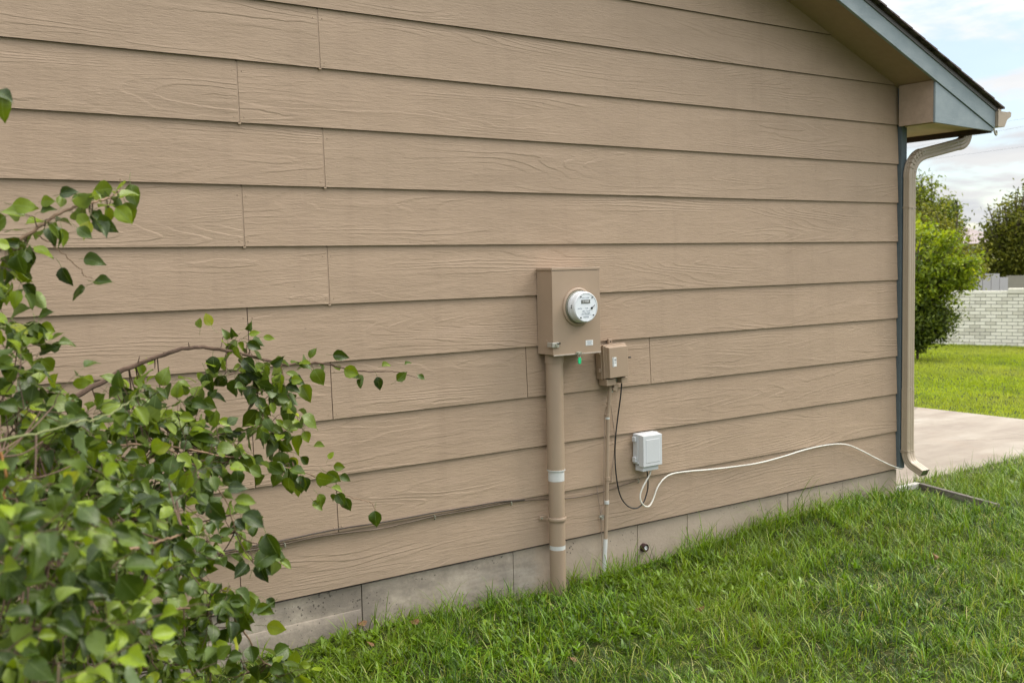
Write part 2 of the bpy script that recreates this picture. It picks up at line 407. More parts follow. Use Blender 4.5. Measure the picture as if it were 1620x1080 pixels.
M_FARBLOCK = simple('tan_far_block', (.27, .25, .20), .9, .2, var=.1, scale=3)
M_WIRE = simple('aluminium_wire', (.42, .43, .45), .5, bump=0)

# ================================================================== GROUND
def gz(x, y):
    """height of the soil"""
    ax = [-8, 1.2, 2.1, 3.2, 3.8, 5.0, 6.2, 7.2, 9, 14, 22, 60]
    az = [-.24, -.235, -.225, -.275, -.235, -.165, -.185, -.20, -.215, -.36, -.55, -1.1]
    z = float(np.interp(x, ax, az))
    near = max(0, 1-abs(min(y, 0))/.7)
    flat = float(np.interp(x, [-8, 6, 7.2, 9, 14, 22, 60], [-.245, -.20, -.20, -.215, -.36, -.55, -1.1]))
    z = flat + (z-flat)*near
    z += .018*noise.noise(Vector((x*1.1, y*1.1, 3))) + .010*noise.noise(Vector((x*3.5, y*3.5, 7)))
    return z
DX0, DX1, DY0, DY1 = 6.19, 10.05, .21, 14.0                       # driveway pad
HX0, HX1, HY1 = -6.19, 6.19, 9.0                                   # house walls
def build_ground():
    xs = np.concatenate([np.linspace(-60, -3, 20)[:-1], np.linspace(-3, 12, 151), np.linspace(12, 40, 40)[1:], np.linspace(40, 900, 16)[1:]])
    ys = np.concatenate([np.linspace(-80, -5, 16)[:-1], np.linspace(-5, 1, 61), np.linspace(1, 30, 59)[1:], np.linspace(30, 900, 16)[1:]])
    V = []; F = []
    for y in ys:
        for x in xs:
            z = gz(x, y)
            if DX0-.6 < x < DX1+.02 and y > DY0-.02: z -= .10       # dug out below the slab
            if HX0 < x < HX1 and .1 < y < HY1: z -= .05
            V.append((x, y, z))
    nx = len(xs)
    for j in range(len(ys)-1):
        for i in range(nx-1): F.append((j*nx+i, j*nx+i+1, (j+1)*nx+i+1, (j+1)*nx+i))
    me = bpy.data.meshes.new('ground'); me.from_pydata(V, [], F); me.materials.append(M_SOIL); me.shade_smooth()
    o = link('ground', me); o['kind'] = 'structure'
    # driveway slabs, joints tooled between them
    dr = bpy.data.objects.new('driveway', None); col.objects.link(dr); dr['kind'] = 'structure'
    xj = [DX0+.012, DX1]; yj = [DY0, 3.6, 7.0, 10.5, 14.0]
    zs = -.200
    for a, b in zip(xj[:-1], xj[1:]):
        for c, d in zip(yj[:-1], yj[1:]):
            m = MB(); m.box(a+.004, b-.004, c+.004, d-.004, zs-.14, zs); m.build('slab', M_DRIVE, dr, bevel=.008)
build_ground()

# ================================================================== HOUSE
SL = .388
def soff(x, lift=0): return 2.597 + SL*(6.11-abs(x)) + lift          # height of the rake soffit above the wall plane
house = thing('house', 'tan lap-sided house with blue-grey trim, seen along its gable end', 'house', (0, 0, 0))
def body():
    m = MB(); z0 = -.02
    m.prism([(HX0+.02, z0), (HX1-.02, z0), (HX1-.02, 2.33), (6.1, soff(6.1)-.02), (0, soff(0)-.02), (-6.1, soff(6.1)-.02), (HX0+.02, 2.33)], .03, HY1)
    m.build('wall', M_TANDARK, house)
body()
ROW0 = -11                                                          # highest plank row (index grows downward, row 10 is the lowest)
THK, LAP = .0095, .03
joints = {10: [at(381, 920, 1, 0).x], 9: [1.955], 8: [1.572], 7: [1.947, 3.031, 3.880], 6: [1.570], 5: [1.949], 4: [1.566], 3: [1.947],
          2: [1.566], 1: [1.942], 0: [1.15], -1: [.9], -2: [1.4], -3: [3.0], -4: [1.9], -5: [.8]}
XR = 6.152
def plank(r, x0, x1):
    zb = (10-r)*E_ROW; zt = zb+E_ROW+LAP
    lim = lambda x: soff(x)+.004
    xs = [x0, x1] if x0 >= 0 or x1 <= 0 else [x0, 0, x1]
    # split where the soffit cuts the board
    xs2 = set(xs)
    for s in (1, -1):
        for z in (zb, zt):
            xc = s*(6.11-(z-.004-2.597)/SL)
            if x0 < xc < x1: xs2.add(xc)
    xs = sorted(xs2)
    top = [(x, min(zt, lim(x))) for x in xs]
    if max(t for _, t in top) <= zb+.004: return
    pts = [(x, t) for x, t in top if t > zb+1e-4]
    xa, xb = pts[0][0], pts[-1][0]
    # where the soffit reaches the lower edge the board ends in a point
    if x1 > xb: xb2 = 6.11-(zb-.004-2.597)/SL; pts.append((xb2, zb+.0005)); xb = xb2
    if x0 < xa: xa2 = -(6.11-(zb-.004-2.597)/SL); pts.insert(0, (xa2, zb+.0005)); xa = xa2
    poly = [(xa, zb), (xb, zb)] + list(reversed(pts))
    poly = [q for i, q in enumerate(poly) if i == 0 or (abs(q[0]-poly[i-1][0])+abs(q[1]-poly[i-1][1])) > 1e-4]
    n = len(poly); yo = lambda z: .0125*(z-zb)/(E_ROW+LAP)
    V = [(x, yo(z)-.001, z) for x, z in poly]+[(x, yo(z)+THK, z) for x, z in poly]
    F = [tuple(range(n)), tuple(reversed(range(n, 2*n)))]+[(i, i+n, (i+1) % n+n, (i+1) % n) for i in range(n)]
    m = MB(); m.add(V, F); m.m[2] = 1; m.build('siding_plank', [M_SIDING, M_LAPSHADE], house)
for r in range(ROW0, 11):
    if (10-r)*E_ROW > soff(0): continue
    xs = [HX0+.04, -3.0 - .9*(r % 3)] + joints.get(r, []) + [XR]
    for a, b in zip(xs[:-1], xs[1:]):
        upper = r <= 5
        g = .004 if upper else .0022
        plank(r, a+g, b-g)
    for x in xs[2:-1]:
        # joiner strip behind the butt joint, its tab showing under the lower edge
        zb = (10-r)*E_ROW
        m = MB(); y0 = .0015 if r <= 5 else .005
        zt = min(zb+E_ROW-.004, soff(x)-.005)
        if zt < zb+.05: continue
        hw = .0055
        m.add([(x+dx*(hw-.002), y0+.0104*zz+dy, zb+.002+zz*(zt-zb-.002)) for zz in (0, 1) for dx, dy in ((-1, 0), (1, 0), (1, .004), (-1, .004))], [(0, 3, 2, 1), (4, 5, 6, 7), (0, 1, 5, 4), (1, 2, 6, 5), (2, 3, 7, 6), (3, 0, 4, 7)])
        if r <= 5: m.box(x-hw, x+hw, -.0025, .0125, zb-.007, zb-.0004)
        m.build('joint_strip', M_TAN if r <= 5 else M_TANDARK, house)

for r, js in joints.items():
    zb = (10-r)*E_ROW
    for x in js:
        if soff(x) < zb+.2 or r < -1: continue
        for sx in (-1, 1):
            for dz in (.022, .215):
                y = .0125*dz/(E_ROW+LAP)-.001; m = MB(); m.tube([(x+sx*(.018+rnd.random()*.006), y+.002, zb+dz), (x+sx*.02, y-.0012, zb+dz)], .0032, 7); m.build('nail_head', M_TAN, house)
def found():
    zt = -.012; zb = -.75
    seams = [-6.15, -4.0, -1.6, .4, at(575, 950, 1, 0).x, at(815, 890, 1, 0).x, at(1012, 850, 1, 0).x, at(1091, 835, 1, 0).x, at(1250, 790, 1, 0).x, at(1336, 775, 1, 0).x, 6.178]
    m = MB(); m.box(HX0+.03, HX1-.03, .035, HY1-.02, zb, zt+.01); m.build('foundation_wall', M_MORTAR, house)
    for a, b in zip(seams[:-1], seams[1:]):
        m = MB(); m.box(a+.002, b-.002, .016+.002*((int(a*10)) % 2), .05, zb, zt); m.build('foundation_panel', M_FOUND, house, bevel=.003)
    m = MB()
    xs = np.linspace(-6, 2.02, 60)
    for a, b in zip(xs[:-1], xs[1:]):
        pass
    za = at(404, 1004, 1, -.01).z
    poly = [(.03, zb), (.004, zb), (.007, za-.04), (.011, za-.006), (.0150, za), (.03, za)]
    m.prism(poly, -6.1, 2.061, axis=0); m.build('footing_ledge', M_FOOT, house, bevel=.003)
found()
def trims():
    m = MB(); m.box(6.152, 6.192, -.020, .02, .0, 2.60); m.build('corner_trim', M_BLUESHADE, house, bevel=.002)
    m = MB(); m.box(6.192, 6.212, -.020, .09, .0, 2.325); m.build('corner_trim', M_BLUESHADE, house, bevel=.002)
    m = MB(); m.box(6.192, 6.200, .09, HY1, -.01, 2.325); m.build('side_wall', M_TAN, house)
    # rake soffit (both slopes)
    for s in (1, -1):
        x0, x1 = 0, 6.84
        m = MB(); y0, y1 = -.278, .028
        def P_(x, dz): return (s*x, soff(x)+dz)
        m.prism([P_(x0, .004), P_(x1, .004), P_(x1, .016), P_(x0, .016)], y0, y1); m.build('rake_soffit', M_SOFFIT, house)
        # rake board
        xe = 6.80
        bz = lambda x: 2.317+SL*(6.80-x)
        m = MB(); m.prism([(0, bz(0)), (s*xe, bz(xe)), (s*xe, bz(xe)+.128), (0, bz(0)+.132)], -.302, -.280)
        m.build('rake_board', M_BLUE, house, bevel=.002)
        # roof deck and metal drip edge
        m = MB(); m.prism([(0, bz(0)+.142), (s*6.83, bz(6.83)+.142), (s*6.83, bz(6.83)+.154), (0, bz(0)+.154)], -.305, HY1+.3); m.build('roof_deck', M_DARKWOOD, house)
        m = MB(); m.prism([(0, bz(0)+.118), (s*6.83, bz(6.83)+.118), (s*6.83, bz(6.83)+.140), (0, bz(0)+.140)], -.309, -.3035); m.build('drip_edge', M_DRIP, house)
        # horizontal eave soffit, fascia
        xa, xb = sorted((s*6.19, s*6.76))
        m = MB(); m.box(xa+.002*s, xb, -.275, HY1, 2.328, 2.338); m.build('eave_soffit', simple('eave_soffit_bounce_tint', (.46, .37, .19), .6) if s == 1 else M_SOFFIT, house)  # yellow tint on the near side paints in light bounced off the driveway
        xa, xb = sorted((s*6.762, s*6.80))
        m = MB(); m.box(xa, xb, -.278, HY1+.2, 2.292, 2.47); m.build('fascia_board', M_DARKWOOD, house)
        # boxed return: tan cheek and blue triangular face
        xa = s*6.115
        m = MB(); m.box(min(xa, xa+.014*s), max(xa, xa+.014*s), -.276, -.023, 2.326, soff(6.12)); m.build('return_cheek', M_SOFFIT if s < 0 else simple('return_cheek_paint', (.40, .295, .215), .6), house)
        m = MB()
        m.prism([(s*6.112, 2.320), (s*6.79, 2.300), (s*6.79, 2.318), (s*6.112, 2.317+SL*(6.80-6.112)-.004)], -.294, -.2785)
        m.build('return_face', M_BLUE, house, bevel=.002)
    # shingles: stepped ends show along the rake
    def shingle(s, d, y0, w, mb=None):
        x0 = 6.86 - d; zt = lambda x: 2.317+SL*(6.80-x)+.156
        L = .19
        m = mb or MB()
        xa, xb = x0, x0-L
        if xb < 0: xb = 0
        dy = .0
        V = [(s*xa, zt(xa)+.001), (s*xa, zt(xa)+.0135), (s*xb, zt(xb)+.006), (s*xb, zt(xb)+.001)]
        m.prism(V, y0+dy, y0+w-.004)
        if mb is None: m.build('shingle', M_SHINGLE, house)
    rest = MB()
    for s in (1, -1):
        k = 0
        while .133*k < 6.7:
            stag = (.3, 0, .15)[k % 3]
            y = -.335 - rnd.random()*.006
            if s == 1:
                shingle(s, .133*k, y, .6+stag); y2 = y+.6+stag
            else: y2 = y
            n_ = 0
            while y2 < HY1+.3:
                shingle(s, .133*k, y2, .914, rest); y2 += .914; n_ += 1
            k += 1
    o = rest.build('shingle_field', M_SHINGLE, house, recalc=False); o['kind'] = 'stuff'
trims()
def gutter():
    g = thing_part = None
    y0, y1 = -.315, HY1+.2
    x0 = 6.803; zt = 2.437
    prof = [(0, 0), (0, -.105), (.085, -.105), (.118, -.055), (.165, -.03), (.17, 0), (.155, .004), (.155, -.006), (.148, -.022), (.108, -.046), (.078, -.098), (.006, -.098), (.006, 0)]
    m = MB(); m.prism([(x0+a, zt+b) for a, b in prof], y0, y1); go = m.build('gutter', M_GUTTER, house, smooth=True)
    m = MB(); m.prism([(x0+.001, zt-.001), (x0+.001, zt-.104), (x0+.085, zt-.104), (x0+.117, zt-.055), (x0+.164, zt-.03), (x0+.168, zt-.002)], y0-.004, y0-.0005)
    m.build('end_cap', M_GUTTER, go, smooth=False)
    m = MB(); m.box(x0-.004, x0+.030, y0-.010, y0-.0045, zt-.108, zt+.010); m.build('gutter_flange', M_GUTTER, go)
    # downspout: 2x3 inch ribbed rectangular tube
    w, d = .076, .050; cx, cy = 6.2005, -.050
    pr = []
    for a, b in [(-1, -1), (1, -1), (1, 1), (-1, 1)]:
        pr.append((a, b))
    def rect(w, d, c=.006, rib=.0025):
        a, b = w/2, d/2
        pts = []
        # front side ribs
        def side(p, q, nrm):
            out = []
            for t, dd in [(.08, 0), (.30, 0), (.34, rib), (.40, rib), (.44, 0), (.58, 0), (.62, rib), (.68, rib), (.72, 0), (.92, 0)]:
                out.append((p[0]+(q[0]-p[0])*t-nrm[0]*dd, p[1]+(q[1]-p[1])*t-nrm[1]*dd))
            return out
        c4 = [(-a, -b), (a, -b), (a, b), (-a, b)]; nr = [(0, -1), (1, 0), (0, 1), (-1, 0)]
        for i in range(4): pts += side(c4[i], c4[(i+1) % 4], nr[i])
        return pts
    prof = rect(w, d)
    # sweep uses side = y axis so the first coordinate is depth
    profT = [(b, a) for a, b in prof]
    def sw(name, pts, parent, scale=1.0, cap=True, mat=M_GUTTER):
        m = MB(); m.sweep(pts, [(u*scale, v*scale) for u, v in profT], (0, 1, 0), cap=cap); o = m.build(name, mat, parent, smooth=True); return o
    ds = sw('downspout', [(cx, cy, .50), (cx, cy, 1.995)], house, 1.0)
    sw('lower_tube', [(cx, cy, .135), (cx, cy, .56)], ds, 1.045)
    # upper elbow, offset tube, outlet elbow
    def arc(p0, p1, p2, n=8):
        return [Vector(p0).lerp(Vector(p1), t).lerp(Vector(p1).lerp(Vector(p2), t), t) for t in [i/n for i in range(n+1)]]
    a = arc((cx, cy, 1.985), (cx+.005, cy, 2.115), (cx+.135, cy, 2.150)); 
    sw('upper_elbow', a, ds, 1.05)
    sw('offset_tube', [(cx+.12, cy, 2.146), (6.775, cy, 2.190+.048)], ds, 1.0)
    b = arc((6.755, cy, 2.233), (6.868, cy, 2.250), (6.870, cy, 2.345)); sw('outlet_elbow', b, ds, 1.05)
    # crimp ribs on the elbows
    for arcp in (a, ):
        for i in range(2, 8):
            p = arcp[i]; q = arcp[i+1] if i+1 < len(arcp) else arcp[i]; t = (arcp[min(i+1, 8)]-arcp[i-1]).normalized()
            m = MB(); m.sweep([p-t*.0025, p+t*.0025], [(u*1.10, v*1.07) for u, v in [(-.0262, -.004), (-.0262, .040), (.0, .040), (.0, -.004)]], (0, 1, 0)); m.build('crimp', M_GUTTER, ds)
    # kick-out elbow at the bottom
    E_ = at(1463, 748, 0, cx)
    c = arc((cx, cy, .150), (cx, cy, .040), (cx, cy+(E_.y-cy)*.55, E_.z+.030), 8) + [Vector((cx, E_.y, E_.z))]
    m = MB(); m.sweep(c, [(v*1.05, -u*1.05) for u, v in profT], (1, 0, 0), cap=False); eb = m.build('kick_elbow', M_GUTTER, ds, smooth=True)
    t = (c[-1]-c[-2]).normalized()
    m = MB(); m.sweep([c[-1]-t*.010, c[-1]-t*.006], [(v*.98, -u*.98) for u, v in profT], (1, 0, 0)); m.build('spout_inside', M_INNER, ds)
    for z in (.128, .118): 
        m = MB(); m.box(cx-.0425, cx+.0425, cy-.0295, cy+.0295, z-.002, z+.002); m.build('crimp', M_GUTTER, ds, bevel=.001)
    for (x, z) in ((cx-.012, .565), (cx+.02, .545), (cx-.02, .19), (cx+.02, 2.03), (cx+.0, 1.78), (6.33, 2.165), (6.72, 2.245)):
        m = MB(); m.tube([(x, cy-.0265, z), (x, cy-.031, z)], .0035, 8); m.build('screw', M_GALV, ds)
    m = MB(); m.box(cx-.040, cx+.040, cy-.0275, cy+.027, 1.783, 1.789); m.build('seam_band', M_GUTTER, ds)
    m = MB(); m.tube(spline([(6.77, -.31, 2.315), (6.775, -.315, 2.285), (6.79, -.315, 2.272), (6.805, -.312, 2.286), (6.80, -.31, 2.305)], 4), .006, 6); m.build('cable_hook', M_LUGGREY, house)
gutter()

# ================================================================== THINGS ON THE WALL
def text(parent, body_, x, y, z, size, mat, rot=0, name='lettering'):
    cu = bpy.data.curves.new(name, 'FONT'); cu.body = body_; cu.size = size; cu.align_x = 'CENTER'; cu.align_y = 'CENTER'; cu.extrude = .0002
    o = bpy.data.objects.new(name, cu); col.objects.link(o); o.parent = parent
    o.rotation_euler = (R(90), rot, 0); o.location = (x, y, z); cu.materials.append(mat)
    dg = bpy.context.evaluated_depsgraph_get(); me = bpy.data.meshes.new_from_object(o.evaluated_get(dg))
    me.transform(o.matrix_basis); bpy.data.objects.remove(o)
    q = link(name, me, parent); return q

def meter_box():
    x0, x1, z0, z1 = 3.100, 3.405, .998, 1.437; yf = -.132
    t = thing('meter_cabinet', 'tall tan painted steel meter cabinet on the wall above the wide pipe', 'meter box')
    m = MB(); m.box(x0, x1, yf+.004, -.001, z0, z1-.006); m.build('cabinet_body', M_TANBOX, t, bevel=.003)
    m = MB(); m.box(x0-.003, x1+.003, yf-.004, yf+.0035, z0-.002, z1-.014); m.build('front_cover', M_TANBOX, t, bevel=.002)
    m = MB(); m.box(x0-.005, x1+.005, yf-.006, -.0012, z1-.0125, z1); m.build('top_lid', M_TANBOX, t, bevel=.002)
    m = MB(); m.box(x0-.001, x1+.001, yf-.007, yf-.0045, z0-.004, z0+.002); m.build('bottom_lip', simple('worn_paint_edge', (.46, .39, .32), .5), t)
    # raised ring round the meter opening
    cx, cz = MX, MZ
    m = MB(); rr = [(.098, 0), (.098, -.006), (.093, -.010), (.087, -.010), (.087, 0)]
    ring(m, cx, cz, yf-.004, rr); m.build('meter_ring', M_TANBOX, t, smooth=True)
    # latch clamp wrapped round the lower left corner
    lz = at(872, 546, 1, -.135).z
    m = MB(); m.box(x0-.014, x0+.030, yf-.014, yf-.005, lz-.013, lz+.013); m.box(x0-.014, x0-.005, yf-.0138, yf+.032, lz-.0128, lz+.0128)
    la = m.build('latch_clamp', M_GALV, t, bevel=.003)
    m = MB(); m.tube([(x0+.010, yf-.014, lz), (x0+.010, yf-.020, lz)], .0075, 12); m.build('latch_screw', M_LUGGREY, la, smooth=True)
    m = MB(); m.box(x0+.014, x0+.036, yf-.018, yf-.0145, lz+.004, lz+.010); m.build('latch_slot', M_BLACK, la)
    # embossed circle on the side
    m = MB(); m.tube([(x0-.0005, -.075, lz+.004), (x0-.0025, -.075, lz+.004)], .019, 20); m.build('knockout', M_TANBOX, t)
    # rating sticker
    sx, sz = at(932.5, 542, 1, yf-.005).x, at(932.5, 542, 1, yf-.005).z
    m = MB(); m.box(sx-.024, sx+.024, yf-.0052, yf-.0042, sz-.0135, sz+.0135); s = m.build('sticker', M_PAPER, t)
    for k, wd in enumerate((.030, .036, .024, .032)):
        m = MB(); zz = sz+.008-.0055*k; m.box(sx-wd/2, sx+wd/2, yf-.0058, yf-.0053, zz-.0009, zz+.0009); m.build('print_line', M_PRINTGREY, s)
    # sealing hasp
    hx = at(914, 558, 1, yf).x; hz = z0+.004
    m = MB(); m.box(hx-.018, hx+.018, yf-.0125, yf-.0075, hz-.006, hz+.006); m.box(hx-.010, hx+.010, yf-.016, yf-.0123, hz-.011, hz+.003)
    m.build('hasp', M_LUGGREY, t, bevel=.001)
    g = thing('seal_tag', 'small bright green plastic seal hanging under the meter cabinet', 'seal tag')
    m = MB()
    pts = [(hx-.0085, hz-.030), (hx-.0085, hz-.052), (hx-.004, hz-.058), (hx+.006, hz-.058), (hx+.0105, hz-.052), (hx+.0105, hz-.028), (hx+.004, hz-.023), (hx-.004, hz-.024)]
    m.prism(pts, yf-.016, yf-.010); m.build('tag_body', M_GREEN, g, bevel=.0015)
    m = MB(); m.tube(spline([(hx-.004, yf-.013, hz-.026), (hx-.010, yf-.013, hz-.012), (hx, yf-.018, hz-.002), (hx+.010, yf-.013, hz-.012), (hx+.004, yf-.013, hz-.026)], 5), .0014, 6); m.build('seal_wire', M_GALV, g)
MYF = -.136
_l = at(891, 486, 1, MYF); MX = _l.x+.0935; MZ = at(921, 486, 1, -.2).z
def ring(m, cx, cz, y0, prof, seg=40, mm=0):
    n = len(prof); vs = []; fs = []
    for k in range(seg):
        a = 2*math.pi*k/seg
        for r_, dy in prof: vs.append((cx+r_*math.cos(a), y0+dy, cz+r_*math.sin(a)))
    for k in range(seg):
        for j in range(n-1):
            a, b = k*n+j, ((k+1) % seg)*n+j
            fs.append((a, b, b+1, a+1))
    m.add(vs, fs, mm)
def electric_meter():
    t = thing('electric_meter', 'round white electric meter with a small dark display, plugged into the tan cabinet', 'electric meter')
    cx, cz = MX, MZ; y = -.140
    m = MB(); ring(m, cx, cz, y, [(.0, .002), (.0835, .002), (.0835, -.008), (.081, -.011)]); m.build('base_ring', M_LUGGREY, t, smooth=True)
    yf = -.205
    global MYFACE; MYFACE = yf
    m = MB(); ring(m, cx, cz, 0, [(.080, y-.014), (.0805, y-.030), (.0785, y-.032), (.0785, yf+.012), (.0765, yf+.003), (.072, yf), (.0705, yf), (.0705, yf+.006), (0, yf+.006)])
    m.build('meter_body', M_METERGREY, t, smooth=True)
    m = MB(); ring(m, cx, cz, 0, [(.0702, yf+.0055), (.0702, yf+.002), (0, yf+.002)]); f = m.build('face_plate', M_WHITEFACE, t, smooth=True)
    y2 = yf+.002
    m = MB(); m.box(cx-.030, cx+.026, y2-.0016, y2-.0002, cz+.019, cz+.037); d = m.build('display', M_LCD, f)
    text(d, '81888', cx-.002, y2-.0020, cz+.028, .017, M_METERGREY)
    text(f, 'kWh  CL200', cx-.002, y2-.0006, cz+.047, .0085, M_PRINTGREY)
    text(f, '240V 3W', cx-.040, y2-.0006, cz-.006, .0075, M_PRINTGREY)
    text(f, 'TYPE', cx+.004, y2-.0006, cz-.006, .008, M_PRINTGREY)
    text(f, '60Hz  TA 30', cx, y2-.0006, cz-.020, .009, M_PRINTGREY)
    text(f, '14 736 209', cx-.002, y2-.0006, cz-.032, .012, M_PRINTGREY)
    m = MB(); m.box(cx-.034, cx+.036, y2-.0006, y2-.0002, cz-.0395, cz-.0385); m.build('print_line', M_PRINTGREY, f)
    text(f, 'METER', cx, y2-.0006, cz-.050, .012, M_PRINTGREY)
    for a in (50, 122, 236, 318):
        x_, z_ = cx+.0625*math.cos(R(a)), cz+.0625*math.sin(R(a))
        m = MB(); m.tube([(x_, y2-.0002, z_), (x_, y2-.004, z_)], .0034, 10); m.build('face_screw', M_BLACK, f)
    m = MB(); m.tube([(cx+.036, y2-.0002, cz-.006), (cx+.036, y2-.005, cz-.006)], .0055, 12); m.tube([(cx+.036, y2-.004, cz-.006), (cx+.056, y2-.004, cz+.010)], .0016, 6); m.build('seal_lock', M_BLACK, f)
    for dx, dz in ((-.0785, 0), (-.077, .010)):
        m = MB(); m.tube([(cx+dx-.002, y-.045, cz+dz), (cx+dx+.004, y-.045, cz+dz)], .0035, 8); m.build('side_plug', M_BLACK, t)
meter_box(); electric_meter()

def service_pipe():
    cx, cy, r_ = at(878.5, 700, 1, -.055).x, -.058, .0455
    t = thing('service_conduit', 'wide tan vertical conduit pipe rising from the grass to the meter cabinet', 'pipe')
    zt = .997; zj = at(880, 745, 1, -.1).z
    x2 = at(880, 900, 1, -.09).x + .003
    m = MB(); m.tube([(cx, cy, zj-.002), (cx, cy, zt)], r_, 32); m.build('upper_pipe', M_PIPE, t, smooth=True)
    m = MB(); m.tube([(cx, cy, zt-.045), (cx, cy, zt-.001)], r_+.003, 32); m.build('hub', M_PIPE, t, smooth=True)
    m = MB(); m.tube([(cx, cy, zj-.005), (cx, cy, zj)], r_+.0022, 32); m.build('pipe_lip', M_GREYPVC, t, smooth=True)
    zw1 = at(880, 763, 1, -.1).z
    m = MB(); m.tube([(cx, cy, zw1), (cx, cy, zj-.0055)], r_-.0035, 32); m.build('bare_band', M_GREYPVC, t, smooth=True)
    z2a, z2b = at(880, 866, 1, -.1).z, at(880, 872.5, 1, -.1).z
    m = MB(); m.tube([(cx, cy, z2a+.0003), (cx, cy, zw1-.0003)], r_-.0040, 32); m.build('lower_pipe', M_PIPE, t, smooth=True)
    m = MB(); m.tube([(cx, cy, z2b), (cx, cy, z2a)], r_-.0042, 32); m.build('bare_band', M_GREYPVC, t, smooth=True)
    m = MB(); m.tube([(cx, cy, -.45), (cx, cy, z2b-.0003)], r_-.0038, 32); m.build('ground_pipe', M_PIPE, t, smooth=True)
    zs = at(880, 824, 1, -.1).z
    m = MB(); ringz(m, cx, cy, zs, [(r_-.003, -.010), (r_+.0006, -.011), (r_+.003, -.008), (r_+.003, .008), (r_+.0006, .011), (r_-.003, .010)]); 
    xe = at(854, 822, 1, -.01).x
    m.box(xe, cx-r_+.012, -.012, -.003, zs-.006, zs+.012); s = m.build('pipe_strap', M_PIPE, t, bevel=.001)
    m = MB(); m.tube([(xe+.010, -.010, zs+.003), (xe+.010, -.018, zs+.003)], .005, 8); m.build('strap_screw', M_LUGGREY, s)
def ringz(m, cx, cy, z0, prof, seg=36):
    n = len(prof); vs = []; fs = []
    for k in range(seg):
        a = 2*math.pi*k/seg
        for r_, dz in prof: vs.append((cx+r_*math.cos(a), cy+r_*math.sin(a), z0+dz))
    for k in range(seg):
        for j in range(n):
            a, b = k*n+j, ((k+1) % seg)*n+j; c = k*n+(j+1) % n; d = ((k+1) % seg)*n+(j+1) % n
            fs.append((a, b, d, c))
    m.add(vs, fs)
service_pipe()

